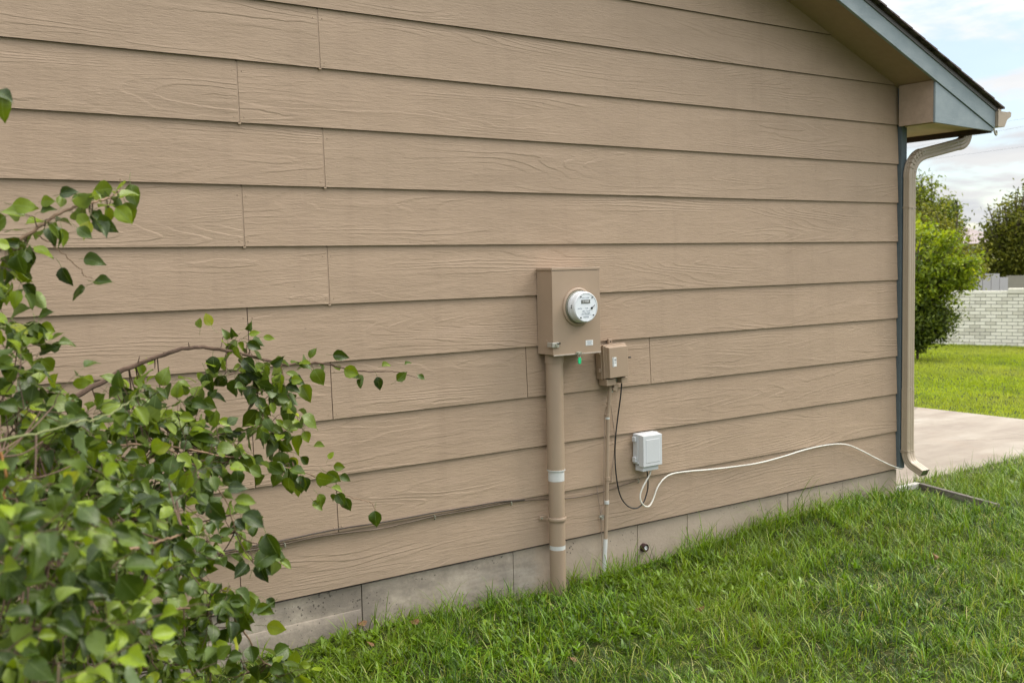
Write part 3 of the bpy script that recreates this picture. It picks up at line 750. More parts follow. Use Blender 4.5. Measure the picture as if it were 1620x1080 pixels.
def hull_box(m, pts_back, pts_front):
    """box between two quads given as (x,y,z) corner lists in the same order"""
    n = len(pts_back); m.add(list(pts_back)+list(pts_front), [tuple(range(n)), tuple(reversed(range(n, 2*n)))]+[(i, (i+1) % n, (i+1) % n+n, i+n) for i in range(n)])
def rectq(x0, x1, z0, z1, y, tilt=0, cx=0, cz=0):
    q = [(x0, z0), (x1, z0), (x1, z1), (x0, z1)]
    c, s = math.cos(tilt), math.sin(tilt)
    return [(cx+(a-cx)*c-(b-cz)*s, y, cz+(a-cx)*s+(b-cz)*c) for a, b in q]
def phone_box():
    t = thing('telephone_junction_box', 'tan telephone junction box with a small white printed sticker, right of the meter cabinet', 'junction box')
    yF = -.098
    fl, fr = at(964.5, 570, 1, yF), at(993.8, 570, 1, yF)
    ft, fb = at(979, 548.5, 1, yF).z, at(979, 597, 1, yF).z
    x0, x1 = fl.x, fr.x; T = R(2.0); cx, cz = (x0+x1)/2, (ft+fb)/2
    o = .014
    m = MB(); hull_box(m, rectq(x0-o, x1+o, fb-.004, ft+o, -.050, T, cx, cz), rectq(x0-o, x1+o, fb-.004, ft+o, -.066, T, cx, cz))
    hull_box(m, rectq(x0-o+.004, x1+o-.004, fb-.001, ft+o-.004, -.0655, T, cx, cz), rectq(x0-.004, x1+.004, fb+.001, ft+.004, -.080, T, cx, cz))
    hull_box(m, rectq(x0-.004, x1+.004, fb+.0005, ft+.0035, -.0798, T, cx, cz), rectq(x0, x1, fb+.002, ft, yF, T, cx, cz))
    lid = m.build('lid', M_TANBOX, t, bevel=.0025)
    m = MB(); hull_box(m, rectq(x0-o-.004, x1+o-.002, fb-.006, ft+o-.004, -.004, T, cx, cz), rectq(x0-o-.004, x1+o-.002, fb-.006, ft+o-.004, -.0495, T, cx, cz)); m.build('back_shell', M_TANBOX, t, bevel=.003)
    # lower terminal skirt in two blocks with a dark cable opening
    m = MB(); hull_box(m, rectq(x0-.008, x0+.055, fb-.040, fb-.0065, -.012, T, cx, cz), rectq(x0-.008, x0+.055, fb-.040, fb-.0065, -.078, T, cx, cz)); m.build('cable_skirt', M_TANBOX, t, bevel=.002)
    m = MB(); hull_box(m, rectq(x0+.096, x1+.010, fb-.036, fb-.0065, -.012, T, cx, cz), rectq(x0+.096, x1+.010, fb-.036, fb-.0065, -.078, T, cx, cz)); m.build('cable_skirt', M_TANBOX, t, bevel=.002)
    m = MB(); hull_box(m, rectq(x0+.056, x0+.095, fb-.034, fb-.0065, -.012, T, cx, cz), rectq(x0+.056, x0+.095, fb-.034, fb-.0065, -.045, T, cx, cz)); m.build('grommet', M_LUGGREY, t, bevel=.004)
    m = MB(); a = at(972, 613, 1, -.05); hull_box(m, rectq(a.x-.012, a.x+.016, a.z-.017, a.z+.015, -.04, R(-25), a.x, a.z), rectq(a.x-.012, a.x+.016, a.z-.017, a.z+.015, -.06, R(-25), a.x, a.z)); m.build('loose_clip', M_TANBOX, t, bevel=.002)
    # mounting ear on top and hinge lugs on the left, screw on the right
    a = at(966, 540, 1, -.02)
    m = MB(); m.box(a.x-.012, a.x+.012, -.018, -.004, a.z-.03, a.z+.013); m.build('mounting_ear', M_TANBOX, t, bevel=.002)
    m = MB(); m.tube([(a.x, -.018, a.z), (a.x, -.021, a.z)], .004, 8); m.build('ear_hole', M_BLACK, t)
    for dz in (.028, .125):
        m = MB(); m.box(x0-o-.012, x0-o-.004, -.045, -.025, fb+dz, fb+dz+.022); m.build('hinge_lug', M_TANBOX, t, bevel=.002)
    a = at(997, 565, 1, -.03); m = MB(); m.tube([(a.x-.012, -.03, a.z), (a.x+.004, -.03, a.z)], .004, 8); m.build('side_screw', M_BLACK, t)
    # sticker
    a = at(972.5, 572, 1, yF); 
    m = MB(); hull_box(m, rectq(a.x-.015, a.x+.012, a.z-.026, a.z+.024, yF-.0004, T, a.x, a.z), rectq(a.x-.015, a.x+.012, a.z-.026, a.z+.024, yF-.0012, T, a.x, a.z)); s = m.build('sticker', M_PAPER, t)
    q = text(s, 'TELEPHONE', a.x-.0105, yF-.0014, a.z, .009, M_BLACK, R(90))
    q = text(s, '811', a.x+.003, yF-.0014, a.z+.002, .018, M_BLACK, R(90))
    return cx, fb
phone_box()
def grey_box():
    t = thing('grey_cable_box', 'small light grey plastic cable box low on the wall, white cable leaving below', 'junction box')
    yF = -.088
    x0, x1 = at(1018, 715, 1, yF).x, at(1047.5, 715, 1, yF).x
    zt, zb = at(1033, 688, 1, yF).z, at(1033, 736.5, 1, yF).z
    m = MB(); m.box(x0-.006, x1+.006, -.050, -.006, zb+.010, zt+.008); m.build('back_shell', M_GREYPL, t, bevel=.005)
    m = MB(); hull_box(m, rectq(x0-.003, x1+.003, zb-.002, zt+.006, -.0505), rectq(x0, x1, zb, zt, yF)); hull_box(m, rectq(x0+.018, x1-.018, zb+.018, zt-.02, yF+.002), rectq(x0+.020, x1-.020, zb+.020, zt-.022, yF-.0015)); m.build('lid', M_GREYPL, t, bevel=.005, segs=3)
    m = MB(); m.box(x0+.006, x1-.016, -.075, -.012, zb-.028, zb+.006); m.build('cable_skirt', M_GREYPL, t, bevel=.003)
    for dz in (.022, .135):
        m = MB(); m.box(x0-.018, x0-.0065, -.040, -.014, zb+dz, zb+dz+.028); m.build('hinge_lug', M_GREYPL, t, bevel=.003)
    zc = (zt+zb)/2-.012
    m = MB(); m.tube([(x1+.0065, -.035, zc), (x1+.026, -.035, zc)], [.009, .011], 12); m.build('lock_screw', M_LUGGREY, t, smooth=True)
    m = MB(); m.tube([(x1+.004, -.020, zc-.022), (x1+.034, -.012, zc-.028)], .003, 6); m.build('mounting_tab', M_PAPER, t)
grey_box()

def cable(name, pts, y, rad, mat, label, cat, ys=None, seg=8, n=6):
    P_ = []
    for i, p in enumerate(pts):
        yy = p[2] if len(p) > 2 else y
        P_.append(at(p[0], p[1], 1, yy))
    m = MB(); m.tube(spline(P_, n), rad, seg)
    o = m.build(name, mat, None, smooth=True); return tag(o, label, cat)
cable('black_cable', [(983.5, 606, -.03), (982, 625, -.03), (978, 655, -.022), (974, 690, -.018), (973, 725, -.018), (976, 760, -.02), (982, 785, -.025), (992, 799, -.03), (1003, 803.5, -.035), (1012, 801, -.035), (1020, 790, -.035), (1025, 770, -.035), (1024, 748, -.04), (1023, 738, -.045)],
      -.03, .0038, M_BLACK, 'thin black cable drooping between the tan and the grey junction boxes', 'cable')
cable('white_cable', [(1030, 742, -.05), (1027, 752, -.05), (1018, 768, -.045), (1013, 782, -.04), (1014, 793, -.04), (1020, 800, -.035), (1027, 800, -.03), (1033, 790, -.025), (1040, 771, -.02), (1050, 757, -.015), (1064, 749, -.012), (1090, 745, -.011), (1120, 742.5, -.01), (1160, 738, -.01), (1200, 732, -.01), (1240, 721.5, -.01),
      (1270, 712, -.011), (1300, 705, -.012), (1325, 702, -.014), (1343, 704, -.016), (1362, 712, -.02), (1385, 724, -.024), (1410, 736, -.026), (1427, 741.5, -.026)], -.02, .0044, M_WHITE, 'white cable looping from the grey box along the wall to the downspout', 'cable')
cable('tan_cable', [(240, 900), (330, 881), (380, 872.5), (440, 862), (500, 849), (550, 842), (600, 836), (650, 825), (690, 815.5), (740, 807), (790, 797.5), (830, 791), (870, 789), (905, 787), (940, 781), (965, 774), (985, 767), (1004, 760.5), (1012, 757)], -.006, .0038, M_CABLETAN,
      'tan painted cable stapled along the wall just under a plank edge', 'cable')
cable('dark_cable', [(240, 896), (330, 876), (380, 867), (440, 856), (500, 843), (550, 834), (600, 826.5), (650, 817.5), (690, 810), (740, 802), (790, 793.5), (830, 790)], -.009, .0036, M_CABLEDARK,
      'thinner dark cable running just above the stapled tan cable, left of the wide conduit', 'cable')
for i, (px, py, lb) in enumerate([(450, 861, 'small metal cable staple behind the leaves, left end of the tan cable'), (687, 817, 'small metal cable staple midway along the tan cable'), (808, 795, 'small metal cable staple just left of the wide conduit'), (1009, 760, 'small metal cable staple under the grey cable box')]):
    p = at(px, py, 1, -.006); m = MB()
    m.tube([(p.x-.001, -.002, p.z+.008), (p.x, -.013, p.z+.006), (p.x+.001, -.013, p.z-.008), (p.x+.001, -.004, p.z-.013)], .0032, 6)
    o = m.build('cable_staple', M_LUGGREY); tag(o, lb, 'cable staple', 'staples holding the tan cable')
def thin_conduit():
    t = thing('thin_conduit', 'thin tan conduit dropping from the telephone box to the grass', 'pipe')
    P_ = [at(*p) for p in [(965.5, 612, 1, -.045), (963.5, 635, 1, -.04), (961.5, 660, 1, -.035), (961, 700, 1, -.032), (960.5, 760, 1, -.032), (959.5, 800, 1, -.032), (958, 852, 1, -.032)]]
    m = MB(); m.tube(P_, .0105, 14); m.build('conduit_pipe', M_PIPE, t, smooth=True)
    Q = [at(958, 852, 1, -.032), at(956.5, 885, 1, -.032), at(955, 920, 1, -.032)]
    m = MB(); m.tube(Q, .0118, 14); m.build('bare_end', M_GREYPVC, t, smooth=True)
    for (px, py, mt, h, rr) in [(966, 616, M_GREYPVC, .014, .013), (963, 638, M_PIPE, .006, .013), (961.2, 657, M_PIPE, .008, .014), (961, 661, M_GREYPVC, .005, .0125), (960.8, 757, M_PIPE, .009, .0135), (959.8, 794, M_GREYPVC, .009, .014)]:
        c = at(px, py, 1, -.034); m = MB(); m.tube([c-Vector((0, 0, h)), c+Vector((0, 0, h))], rr, 14); m.build('conduit_collar', mt, t, smooth=True)
thin_conduit()
cable('ground_wire', [(961, 640, -.03), (957, 655, -.012), (956, 700, -.008), (955.5, 760, -.008), (955, 797, -.01), (952, 806, -.014), (950.5, 818, -.016), (952, 850, -.016), (953, 890, -.02)], -.01, .0022, M_COPPER,
      'thin painted wire on the left side of the thin conduit', 'wire')
cable('loop_wire', [(966, 640, -.02), (969, 660, -.008), (972.5, 690, -.007), (971, 720, -.008), (968, 745, -.008), (967, 762, -.008)], -.01, .0022, M_COPPER,
      'thin painted wire hanging right of the thin conduit', 'wire')
cable('slack_wire', [(944.5, 769, -.006), (946, 785, -.008), (949, 800, -.012), (950, 812, -.014)], -.01, .0022, M_COPPER,
      'short slack wire ending at the ground clamp', 'wire')
def clamp():
    c = at(951.5, 817, 1, -.016); m = MB(); m.tube([c+Vector((-.014, 0, .002)), c+Vector((.016, -.002, -.002))], .008, 8); m.tube([c+Vector((.002, -.008, .012)), c+Vector((.001, -.008, -.014))], .006, 8)
    tag(m.build('ground_clamp', M_GALV, None, smooth=True), 'small grey ground clamp beside the foot of the thin conduit', 'ground clamp')
    c = at(1020.5, 866, 1, 0); t = thing('drain_stub', 'rusty round pipe stub sticking out of the foundation above the grass', 'pipe stub', tuple(c))
    m = MB(); ring(m, 0, 0, 0, [(.012, -.006), (.020, -.010), (.0235, -.006), (.0235, .03)], 20); m.build('stub_rim', M_RUST, t, smooth=True)
    m = MB(); ring(m, .002, .001, 0, [(0, -.002), (.0118, -.002), (.0118, -.008)], 14); m.build('stub_plug', M_PAPER, t, smooth=True)
clamp()

# ================================================================== SPLASH BLOCK
def splash():
    t = thing('splash_block', 'old grey concrete splash trough half buried in the grass below the downspout', 'splash block')
    zr = -.150; x0, x1, y0, y1 = 6.26, 6.59, -.60, .13
    A = at(1453, 764, 2, zr); B = at(1576, 797, 2, zr)
    # far-side curb runs from A to B
    d = (B-A); d.z = 0; n = Vector((-d.y, d.x, 0)).normalized(); 
    if n.x < 0: n = -n
    w = .035
    def quadprism(a, b, wd, z0, z1, name, mat=M_SPLASH):
        a = Vector(a); b = Vector(b); dd = (b-a).normalized(); nn = Vector((-dd.y, dd.x, 0));
        if nn.x < 0: nn = -nn
        m = MB(); pts = [a, b, b+nn*wd, a+nn*wd]
        m.add([(p.x, p.y, z0) for p in pts]+[(p.x, p.y, z1) for p in pts], [(0, 1, 2, 3), (4, 5, 6, 7), (0, 1, 5, 4), (1, 2, 6, 5), (2, 3, 7, 6), (3, 0, 4, 7)])
        return m.build(name, mat, t, bevel=.005)
    quadprism(A, B, w, -.34, zr, 'far_curb')
    A2 = A - n*.30 ; B2 = B - n*.30
    quadprism(A2, B2, w, -.34, zr-.03, 'near_curb')
    # head slab at the driveway end
    m = MB(); m.box(A2.x-.10, A.x+.03, A.y+.004, A.y+.05, -.34, zr-.002); m.build('end_curb', simple('pale_old_concrete', (.42, .40, .37), .9, scale=12), t, bevel=.006)
    m = MB(); pts = [A2+n*w, B2+n*w, B, A]; m.add([(p.x, p.y, -.34) for p in pts]+[(p.x, p.y, zr-.062) for p in pts], [(0, 1, 2, 3), (4, 5, 6, 7), (0, 1, 5, 4), (1, 2, 6, 5), (2, 3, 7, 6), (3, 0, 4, 7)])
    m.build('trough_floor', simple('sandy_trough', (.30, .25, .18), .95, scale=40, bump=.006), t)
    for (px, py, s, lb) in [(1477, 780, .075, 'flat pale stone lying in the splash trough beside its curb'), (1479, 790, .05, 'smaller pale stone in the splash trough, nearer the lawn')]:
        c = at(px, py, 2, zr-.05); m = MB(); k = 9
        ps = [(c.x+s*math.cos(2*math.pi*i/k)*(.8+.3*rnd.random()), c.y+s*.6*math.sin(2*math.pi*i/k)*(.8+.3*rnd.random())) for i in range(k)]
        m.add([(a, b, zr-.066) for a, b in ps]+[(a, b, zr-.045) for a, b in ps], [tuple(range(k)), tuple(range(k, 2*k))]+[(i, (i+1) % k, (i+1) % k+k, i+k) for i in range(k)])
        tag(m.build('flat_stone', simple('pale_stone', (.48, .45, .38), .9), bevel=.004), lb, 'stone')
splash()

# ================================================================== GRASS
def blades(name, X, Y, Z, H, W, tone, mat, lean=.5, curl=.6, az=None, seg=3, label=None, cat='grass', wide=False):
    n = len(X)
    a = rng.uniform(0, 2*np.pi, n) if az is None else az
    face = a + np.pi/2 + rng.normal(0, .5, n)
    ln = np.abs(rng.normal(lean, .3, n)); cu = np.abs(rng.normal(curl, .35, n))
    lv = [0, .38, .74, 1.0][:seg+1] if seg == 3 else [0, .55, 1.0]
    k = len(lv); nv = 2*(k-1)+1
    V = np.zeros((n, nv, 3)); dx, dy = np.cos(a), np.sin(a); wx, wy = np.cos(face), np.sin(face)
    for i, t in enumerate(lv):
        th = ln*.5+cu*t                                   # bending from vertical
        r_ = H*t*np.sin(np.minimum(th, 1.9)); h = H*t*np.cos(np.minimum(th*.85, 1.45))
        cxp = X+dx*r_; cyp = Y+dy*r_; czp = Z+h
        if t < 1:
            w = W*(1-.75*t**2)*.5 if not wide else W*.5*np.sin(np.pi*min(.97, .18+.8*t))
            V[:, 2*i, 0] = cxp-wx*w; V[:, 2*i, 1] = cyp-wy*w; V[:, 2*i, 2] = czp
            V[:, 2*i+1, 0] = cxp+wx*w; V[:, 2*i+1, 1] = cyp+wy*w; V[:, 2*i+1, 2] = czp
        else:
            V[:, nv-1, 0] = cxp; V[:, nv-1, 1] = cyp; V[:, nv-1, 2] = czp
    base = (np.arange(n)*nv)[:, None]
    quads = np.concatenate([base+np.array([[2*i, 2*i+1, 2*i+3, 2*i+2]]) for i in range(k-2)], axis=1).reshape(-1, 4)
    tri = (base+np.array([[nv-3, nv-2, nv-1]])).reshape(-1, 3)
    me = bpy.data.meshes.new(name); me.vertices.add(n*nv); me.vertices.foreach_set('co', V.reshape(-1))
    loops = np.concatenate([quads.reshape(-1), tri.reshape(-1)]); me.loops.add(len(loops)); me.loops.foreach_set('vertex_index', loops.astype(np.int32))
    nq, ntri = len(quads), len(tri)
    me.polygons.add(nq+ntri)
    st = np.concatenate([np.arange(nq)*4, nq*4+np.arange(ntri)*3]).astype(np.int32)
    me.polygons.foreach_set('loop_start', st)
    me.update(calc_edges=True)
    at_ = me.attributes.new('tone', 'FLOAT', 'POINT')
    tv = np.repeat(np.clip(tone, 0, 1), nv)
    at_.data.foreach_set('value', tv.astype(np.float32))
    me.materials.append(mat); me.validate()
    o = link(name, me); o['kind'] = 'stuff'
    if label: o['label'] = label; o['category'] = cat
    return o
def inside_lawn(X, Y):
    ok = np.ones(len(X), bool)
    ok &= ~((X > HX0) & (X < HX1+.02) & (Y > -.004))
    ok &= ~((X > DX0-.3) & (X < DX1+.01) & (Y > DY0-.008))
    # splash trough
    a = at(1453, 764, 2, -.15); b = at(1576, 797, 2, -.15); d = Vector((b.x-a.x, b.y-a.y)); L_ = d.length; d /= L_; nx, ny = -d.y, d.x
    if nx < 0: nx, ny = -nx, -ny
    S = (X-a.x)*d.x+(Y-a.y)*d.y; N_ = (X-a.x)*nx+(Y-a.y)*ny
    ok &= ~((S > -.10) & (S < L_*.93) & (N_ > -.17-.05*np.sin(S*9)) & (N_ < .04))
    ok &= ~((np.abs(X-3.15) < .05) & (Y > -.11))
    return ok
def gzv(X, Y): return np.array([gz(x, y) for x, y in zip(X, Y)])
def nfield(X, Y, s, seed): return np.array([noise.noise(Vector((x*s, y*s, seed))) for x, y in zip(X, Y)])
def near_lawn():
    def sample(n, x0, x1, y0, y1):
        X = rng.uniform(x0, x1, n); Y = rng.uniform(y0, y1, n); k = inside_lawn(X, Y); return X[k], Y[k]
    # short dense turf in the part of the lawn near the camera's view
    X, Y = sample(215000, .6, 9.2, -3.1, .21)
    # keep full density inside the viewed wedge, thin it beyond
    lim = np.interp(X, [1.0, 1.5, 3.9, 8.4, 9.2], [-.5, -.75, -2.6, -.4, .3])
    keep = (Y > lim) | (rng.random(len(X)) < .25)
    X, Y = X[keep], Y[keep]
    f = nfield(X, Y, 1.4, 5.0); f2 = nfield(X, Y, 6.0, 9.0)
    dens = np.clip(.56+.8*f2, .12, 1)*np.where((X-3.34)**2/.09**2+(Y+.10)**2/.07**2 < 1, .1, 1)
    bare = np.clip((-(Y)-.0)/.10, 0, 1)                          # thin fringe at the wall
    leftbare = np.where(X < 2.2, np.clip((-Y-.02)/.28, 0.05, 1), 1)
    k = rng.random(len(X)) < dens*np.maximum(bare, .45)*leftbare
    X, Y, f, f2 = X[k], Y[k], f[k], f2[k]
    n = len(X)
    H = rng.gamma(6, 1/6, n)*(.064+.030*f+.022*f2)
    H = np.clip(H, .018, .14)
    W = rng.uniform(.0024, .0052, n)
    tone = np.clip(.40+.30*f+rng.normal(0, .27, n)+.32*f2+.05*np.clip(X-4.2, 0, 3)-.10*np.exp(-((Y+.35)/.35)**2), 0, .95)
    dead = rng.random(n) < .055; tone[dead] = rng.uniform(.93, 1, dead.sum())
    blades('lawn_grass', X, Y, gzv(X, Y)-.003, H, W, tone, M_GRASS, .42, .65, label='green unmown lawn grass growing up to the foundation', cat='grass')
    # dead thatch lying flat
    X, Y = sample(26000, .8, 8.6, -2.7, .2); n = len(X)
    blades('dry_thatch', X, Y, gzv(X, Y)+.004, rng.uniform(.03, .07, n), rng.uniform(.0015, .003, n), rng.uniform(.86, 1, n), M_GRASS, 2.2, .6, seg=2, label='dry straw coloured thatch between the lawn blades', cat='thatch')
    # tall clumps
    C = []
    for _ in range(720):
        x = rng.uniform(1.5, 8.4); y = -abs(rng.normal(0, 1.0)) if rng.random() < .75 else rng.uniform(-2.3, -.05)
        C.append((x, y, rng.uniform(.8, 1.5)))
    for x in np.arange(2.1, 6.3, .055):                            # ragged fringe against the wall
        if rng.random() < .75: C.append((x+rng.normal(0, .03), -.03-abs(rng.normal(0, .05)), rng.uniform(.8, 1.5)*(1.3 if x > 3.6 else 1)*(1.5 if rng.random() < .15 else 1)))
    for x in np.arange(6.7, 9.2, .1): C.append((x, .16-abs(rng.normal(0, .04)), rng.uniform(.7, 1.4)))
    for x, y in [(3.36, -.09), (3.44, -.08), (3.50, -.12), (3.30, -.1), (3.62, -.1), (6.1, -.12), (5.2, -.08), (4.9, -.1), (2.75, -.08), (2.5, -.08), (2.45, -.1), (4.15, -.1)]: C.append((x, y, 1.9))
    XX = []; YY = []; HH = []; TT = []
    for x, y, s in C:
        m_ = int(rng.integers(8, 26)); r_ = rng.uniform(.008, .035)
        X = rng.normal(x, r_, m_); Y = np.minimum(rng.normal(y, r_, m_), -.012 if x < 6.2 else .18)
        XX.append(X); YY.append(Y); HH.append(rng.uniform(.05, .12, m_)*s); TT.append(np.clip(rng.normal(.52+.30*rng.random(), .14, m_), 0, .92))
    X = np.concatenate(XX); Y = np.concatenate(YY); H = np.concatenate(HH); T = np.concatenate(TT)
    k = inside_lawn(X, Y); X, Y, H, T = X[k], Y[k], H[k], T[k]
    blades('tall_grass', X, Y, gzv(X, Y)-.003, H, rng.uniform(.0028, .0062, len(X)), T, M_GRASS, .3, .75, label='longer arching grass tufts along the foundation and in the lawn', cat='grass')
    # seed stalks by the driveway edge
    X = rng.uniform(6.9, 8.9, 70); Y = rng.uniform(.0, .19, 70)
    blades('grass_stalks', X, Y, gzv(X, Y), rng.uniform(.09, .2, 70), np.full(70, .0018), rng.uniform(.5, 1, 70), M_GRASS, .25, .25, label='thin tall grass stalks standing along the driveway edge', cat='grass')
    # broad-leaved weeds
    XX = []; YY = []; HH = []; TT = []; AZ = []
    for _ in range(950):
        if rng.random() < .6: x = rng.uniform(1.5, 4.2); y = -rng.uniform(.05, .9)
        else: x = rng.uniform(1.4, 7.5); y = -rng.uniform(.03, 2.3)
        m_ = int(rng.integers(5, 11)); a0 = rng.uniform(0, 6.28)
        XX.append(rng.normal(x, .006, m_)); YY.append(np.minimum(rng.normal(y, .006, m_), -.02)); HH.append(rng.uniform(.022, .055, m_)); AZ.append(a0+np.arange(m_)*2.4+rng.normal(0, .2, m_)); TT.append(np.clip(rng.normal(.42+.3*rng.random(), .08, m_), 0, .88))
    X = np.concatenate(XX); Y = np.concatenate(YY); k = inside_lawn(X, Y)
    H = np.concatenate(HH)[k]; T = np.concatenate(TT)[k]; A = np.concatenate(AZ)[k]; X = X[k]; Y = Y[k]
    blades('broadleaf_weeds', X, Y, gzv(X, Y)+.018*rng.random(len(X)), H, H*rng.uniform(.22, .4, len(X)), T, M_GRASS, 1.3, .55, az=A, label='low broad-leaved weeds mixed through the lawn', cat='weeds', wide=True)
    # lawn outside the picture, coarser
    X = rng.uniform(-3, 12, 60000); Y = rng.uniform(-5, .2, 60000)
    k = inside_lawn(X, Y) & ~((X > .6) & (X < 9.2) & (Y > -3.1)); X, Y = X[k], Y[k]
    blades('outer_lawn_grass', X, Y, gzv(X, Y)-.003, rng.uniform(.04, .08, len(X)), rng.uniform(.004, .008, len(X)), np.clip(rng.normal(.5, .2, len(X)), 0, 1), M_GRASS, .55, .75, seg=2, label='lawn grass spreading around the house', cat='grass')
near_lawn()
def far_lawn():
    n = 210000
    # wedge beyond the driveway
    X = rng.uniform(DX1+.02, 21.6, n); Y = rng.uniform(-1.5, 12.5, n)
    s = Y+CD; ang = np.arctan2(X, s); k = (ang > R(50)) & (ang < R(66)); X, Y = X[k], Y[k]
    f = nfield(X, Y, .8, 2.0); f2 = nfield(X, Y, 3.0, 4.0); m = len(X)
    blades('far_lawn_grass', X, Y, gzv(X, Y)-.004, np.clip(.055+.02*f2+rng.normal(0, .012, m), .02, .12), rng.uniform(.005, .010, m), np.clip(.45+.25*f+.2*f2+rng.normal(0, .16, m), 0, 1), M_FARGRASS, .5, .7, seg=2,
           label='bright sunlit lawn between the driveway and the brick wall', cat='grass')
    X = rng.uniform(DX1+.02, 34, 60000); Y = rng.uniform(-20, 20, 60000); ang = np.arctan2(X, Y+CD); k = ~((ang > R(50)) & (ang < R(66)) & (X < 21.6)); X, Y = X[k], Y[k]
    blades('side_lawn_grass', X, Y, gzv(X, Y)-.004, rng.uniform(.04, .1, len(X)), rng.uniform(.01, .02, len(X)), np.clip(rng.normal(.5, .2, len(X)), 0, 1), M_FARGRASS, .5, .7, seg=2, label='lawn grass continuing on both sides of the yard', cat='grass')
far_lawn()
def litter():
    pts = [(572, 988), (584, 1022), (655, 985), (905, 1052), (1108, 972), (1480, 885), (1075, 1010), (1275, 990), (540, 1010), (610, 1000), (1560, 900), (1400, 930)]
    for i, (px, py) in enumerate(pts[:6]):
        c = at(px, py, 2, -.195); m = MB(); s = rnd.uniform(.014, .024); a = rnd.uniform(0, 6.28)
        q = []
        for k in range(10):
            th = 2*math.pi*k/10; r_ = s*(1+.25*math.sin(3*th+a)); q.append((r_*math.cos(th)*1.3, r_*math.sin(th)*.8, .006*math.sin(2*th+a)))
        m.add([(0, 0, .006)]+q, [(0, k+1, (k+1) % 10+1) for k in range(10)])
        o = m.build('fallen_leaf', simple('dry_brown_leaf', (.15, .075, .028), .7), recalc=False, loc=None); o.location = (c.x, c.y, gz(c.x, c.y)+.04); o.rotation_euler = (rnd.uniform(-.5, .5), rnd.uniform(-.5, .5), a)
        tag(o, ['curled brown fallen leaf in the grass nearest the left foundation', 'brown fallen leaf in the weeds below the first foundation seam', 'rusty fallen leaf in the grass between the shrub and the wide conduit',
                'brown leaf deep in the grass at the bottom centre of the lawn', 'dark reddish fallen leaf in the lawn below the grey cable box', 'small brown leaf in the lawn below the splash block'][i], 'fallen leaf', 'brown leaves fallen on the lawn')
litter()

# ================================================================== FOREGROUND PEAR SHRUB
def leaf_mesh(name, L, wr, fold, bend, wave, tone, seed, mat, pet=.022, ns=7, nc=4):
    r = random.Random(seed); V = []; F = []; T = []; A = []
    ph = r.uniform(0, 6.28); side = r.uniform(-.3, .3)
    TT = [0, .05, .14, .27, .40, .54, .68, .80, .90, 1.0]; WW = [.0, .36, .70, .95, 1.0, .92, .72, .46, .20, 0]; ns = 9
    cup = r.uniform(-.5, 1.2)
    for i in range(ns+1):
        t = TT[i]; w = L*wr*.5*WW[i]
        for j in range(-nc//2, nc//2+1):
            s = j/(nc/2); ser = 1+.035*math.sin(i*2.9+j*3)*(abs(s) == 1)
            x = s*w*ser; y = L*t-.02*L*abs(s)
            z = fold*abs(x)*(1-.35*abs(s)) + cup*x*x/L + wave*math.sin(t*8+ph+s*1.7)*abs(s)*L - bend*L*t*t + side*x*t
            V.append((x, y, z)); A.append(abs(s))
    q = nc+1
    for i in range(ns):
        for j in range(nc): F.append((i*q+j, i*q+j+1, (i+1)*q+j+1, (i+1)*q+j))
    nf = len(F)
    # petiole behind the base
    k = len(V); c = r.uniform(-.3, .3)
    for i in range(3):
        t = i/2; y = -pet*t; z = -.25*pet*t*t; 
        for a in range(3): V.append((.0007*math.cos(a*2.1)+c*pet*t*t, y, z+.0007*math.sin(a*2.1))); A.append(1)
    for i in range(2):
        for a in range(3): F.append((k+i*3+a, k+i*3+(a+1) % 3, k+(i+1)*3+(a+1) % 3, k+(i+1)*3+a))
    me = bpy.data.meshes.new(name); me.from_pydata(V, [], F); me.materials.append(mat); me.materials.append(M_PETIOLE)
    mi = [0]*nf+[1]*(len(F)-nf); me.polygons.foreach_set('material_index', mi)
    a1 = me.attributes.new('tone', 'FLOAT', 'POINT'); a1.data.foreach_set('value', [tone]*len(V))
    a2 = me.attributes.new('across', 'FLOAT', 'POINT'); a2.data.foreach_set('value', A)
    me.shade_smooth(); return me
LEAVES = []
for i in range(28):
    r = random.Random(100+i)
    tone = [.12, .22, .30, .36, .42, .48, .55, .66, .78, .90][i % 10]
    LEAVES.append(leaf_mesh('leaf', .050*r.uniform(.88, 1.12), r.uniform(.62, .88), r.uniform(.05, .9), r.uniform(-.15, .60), r.uniform(.01, .06), tone, i, M_LEAF, r.uniform(.015, .03)))
LEAF_Y = leaf_mesh('leaf_turning', .036, .55, .4, .2, .02, .8, 77, M_LEAFRED)

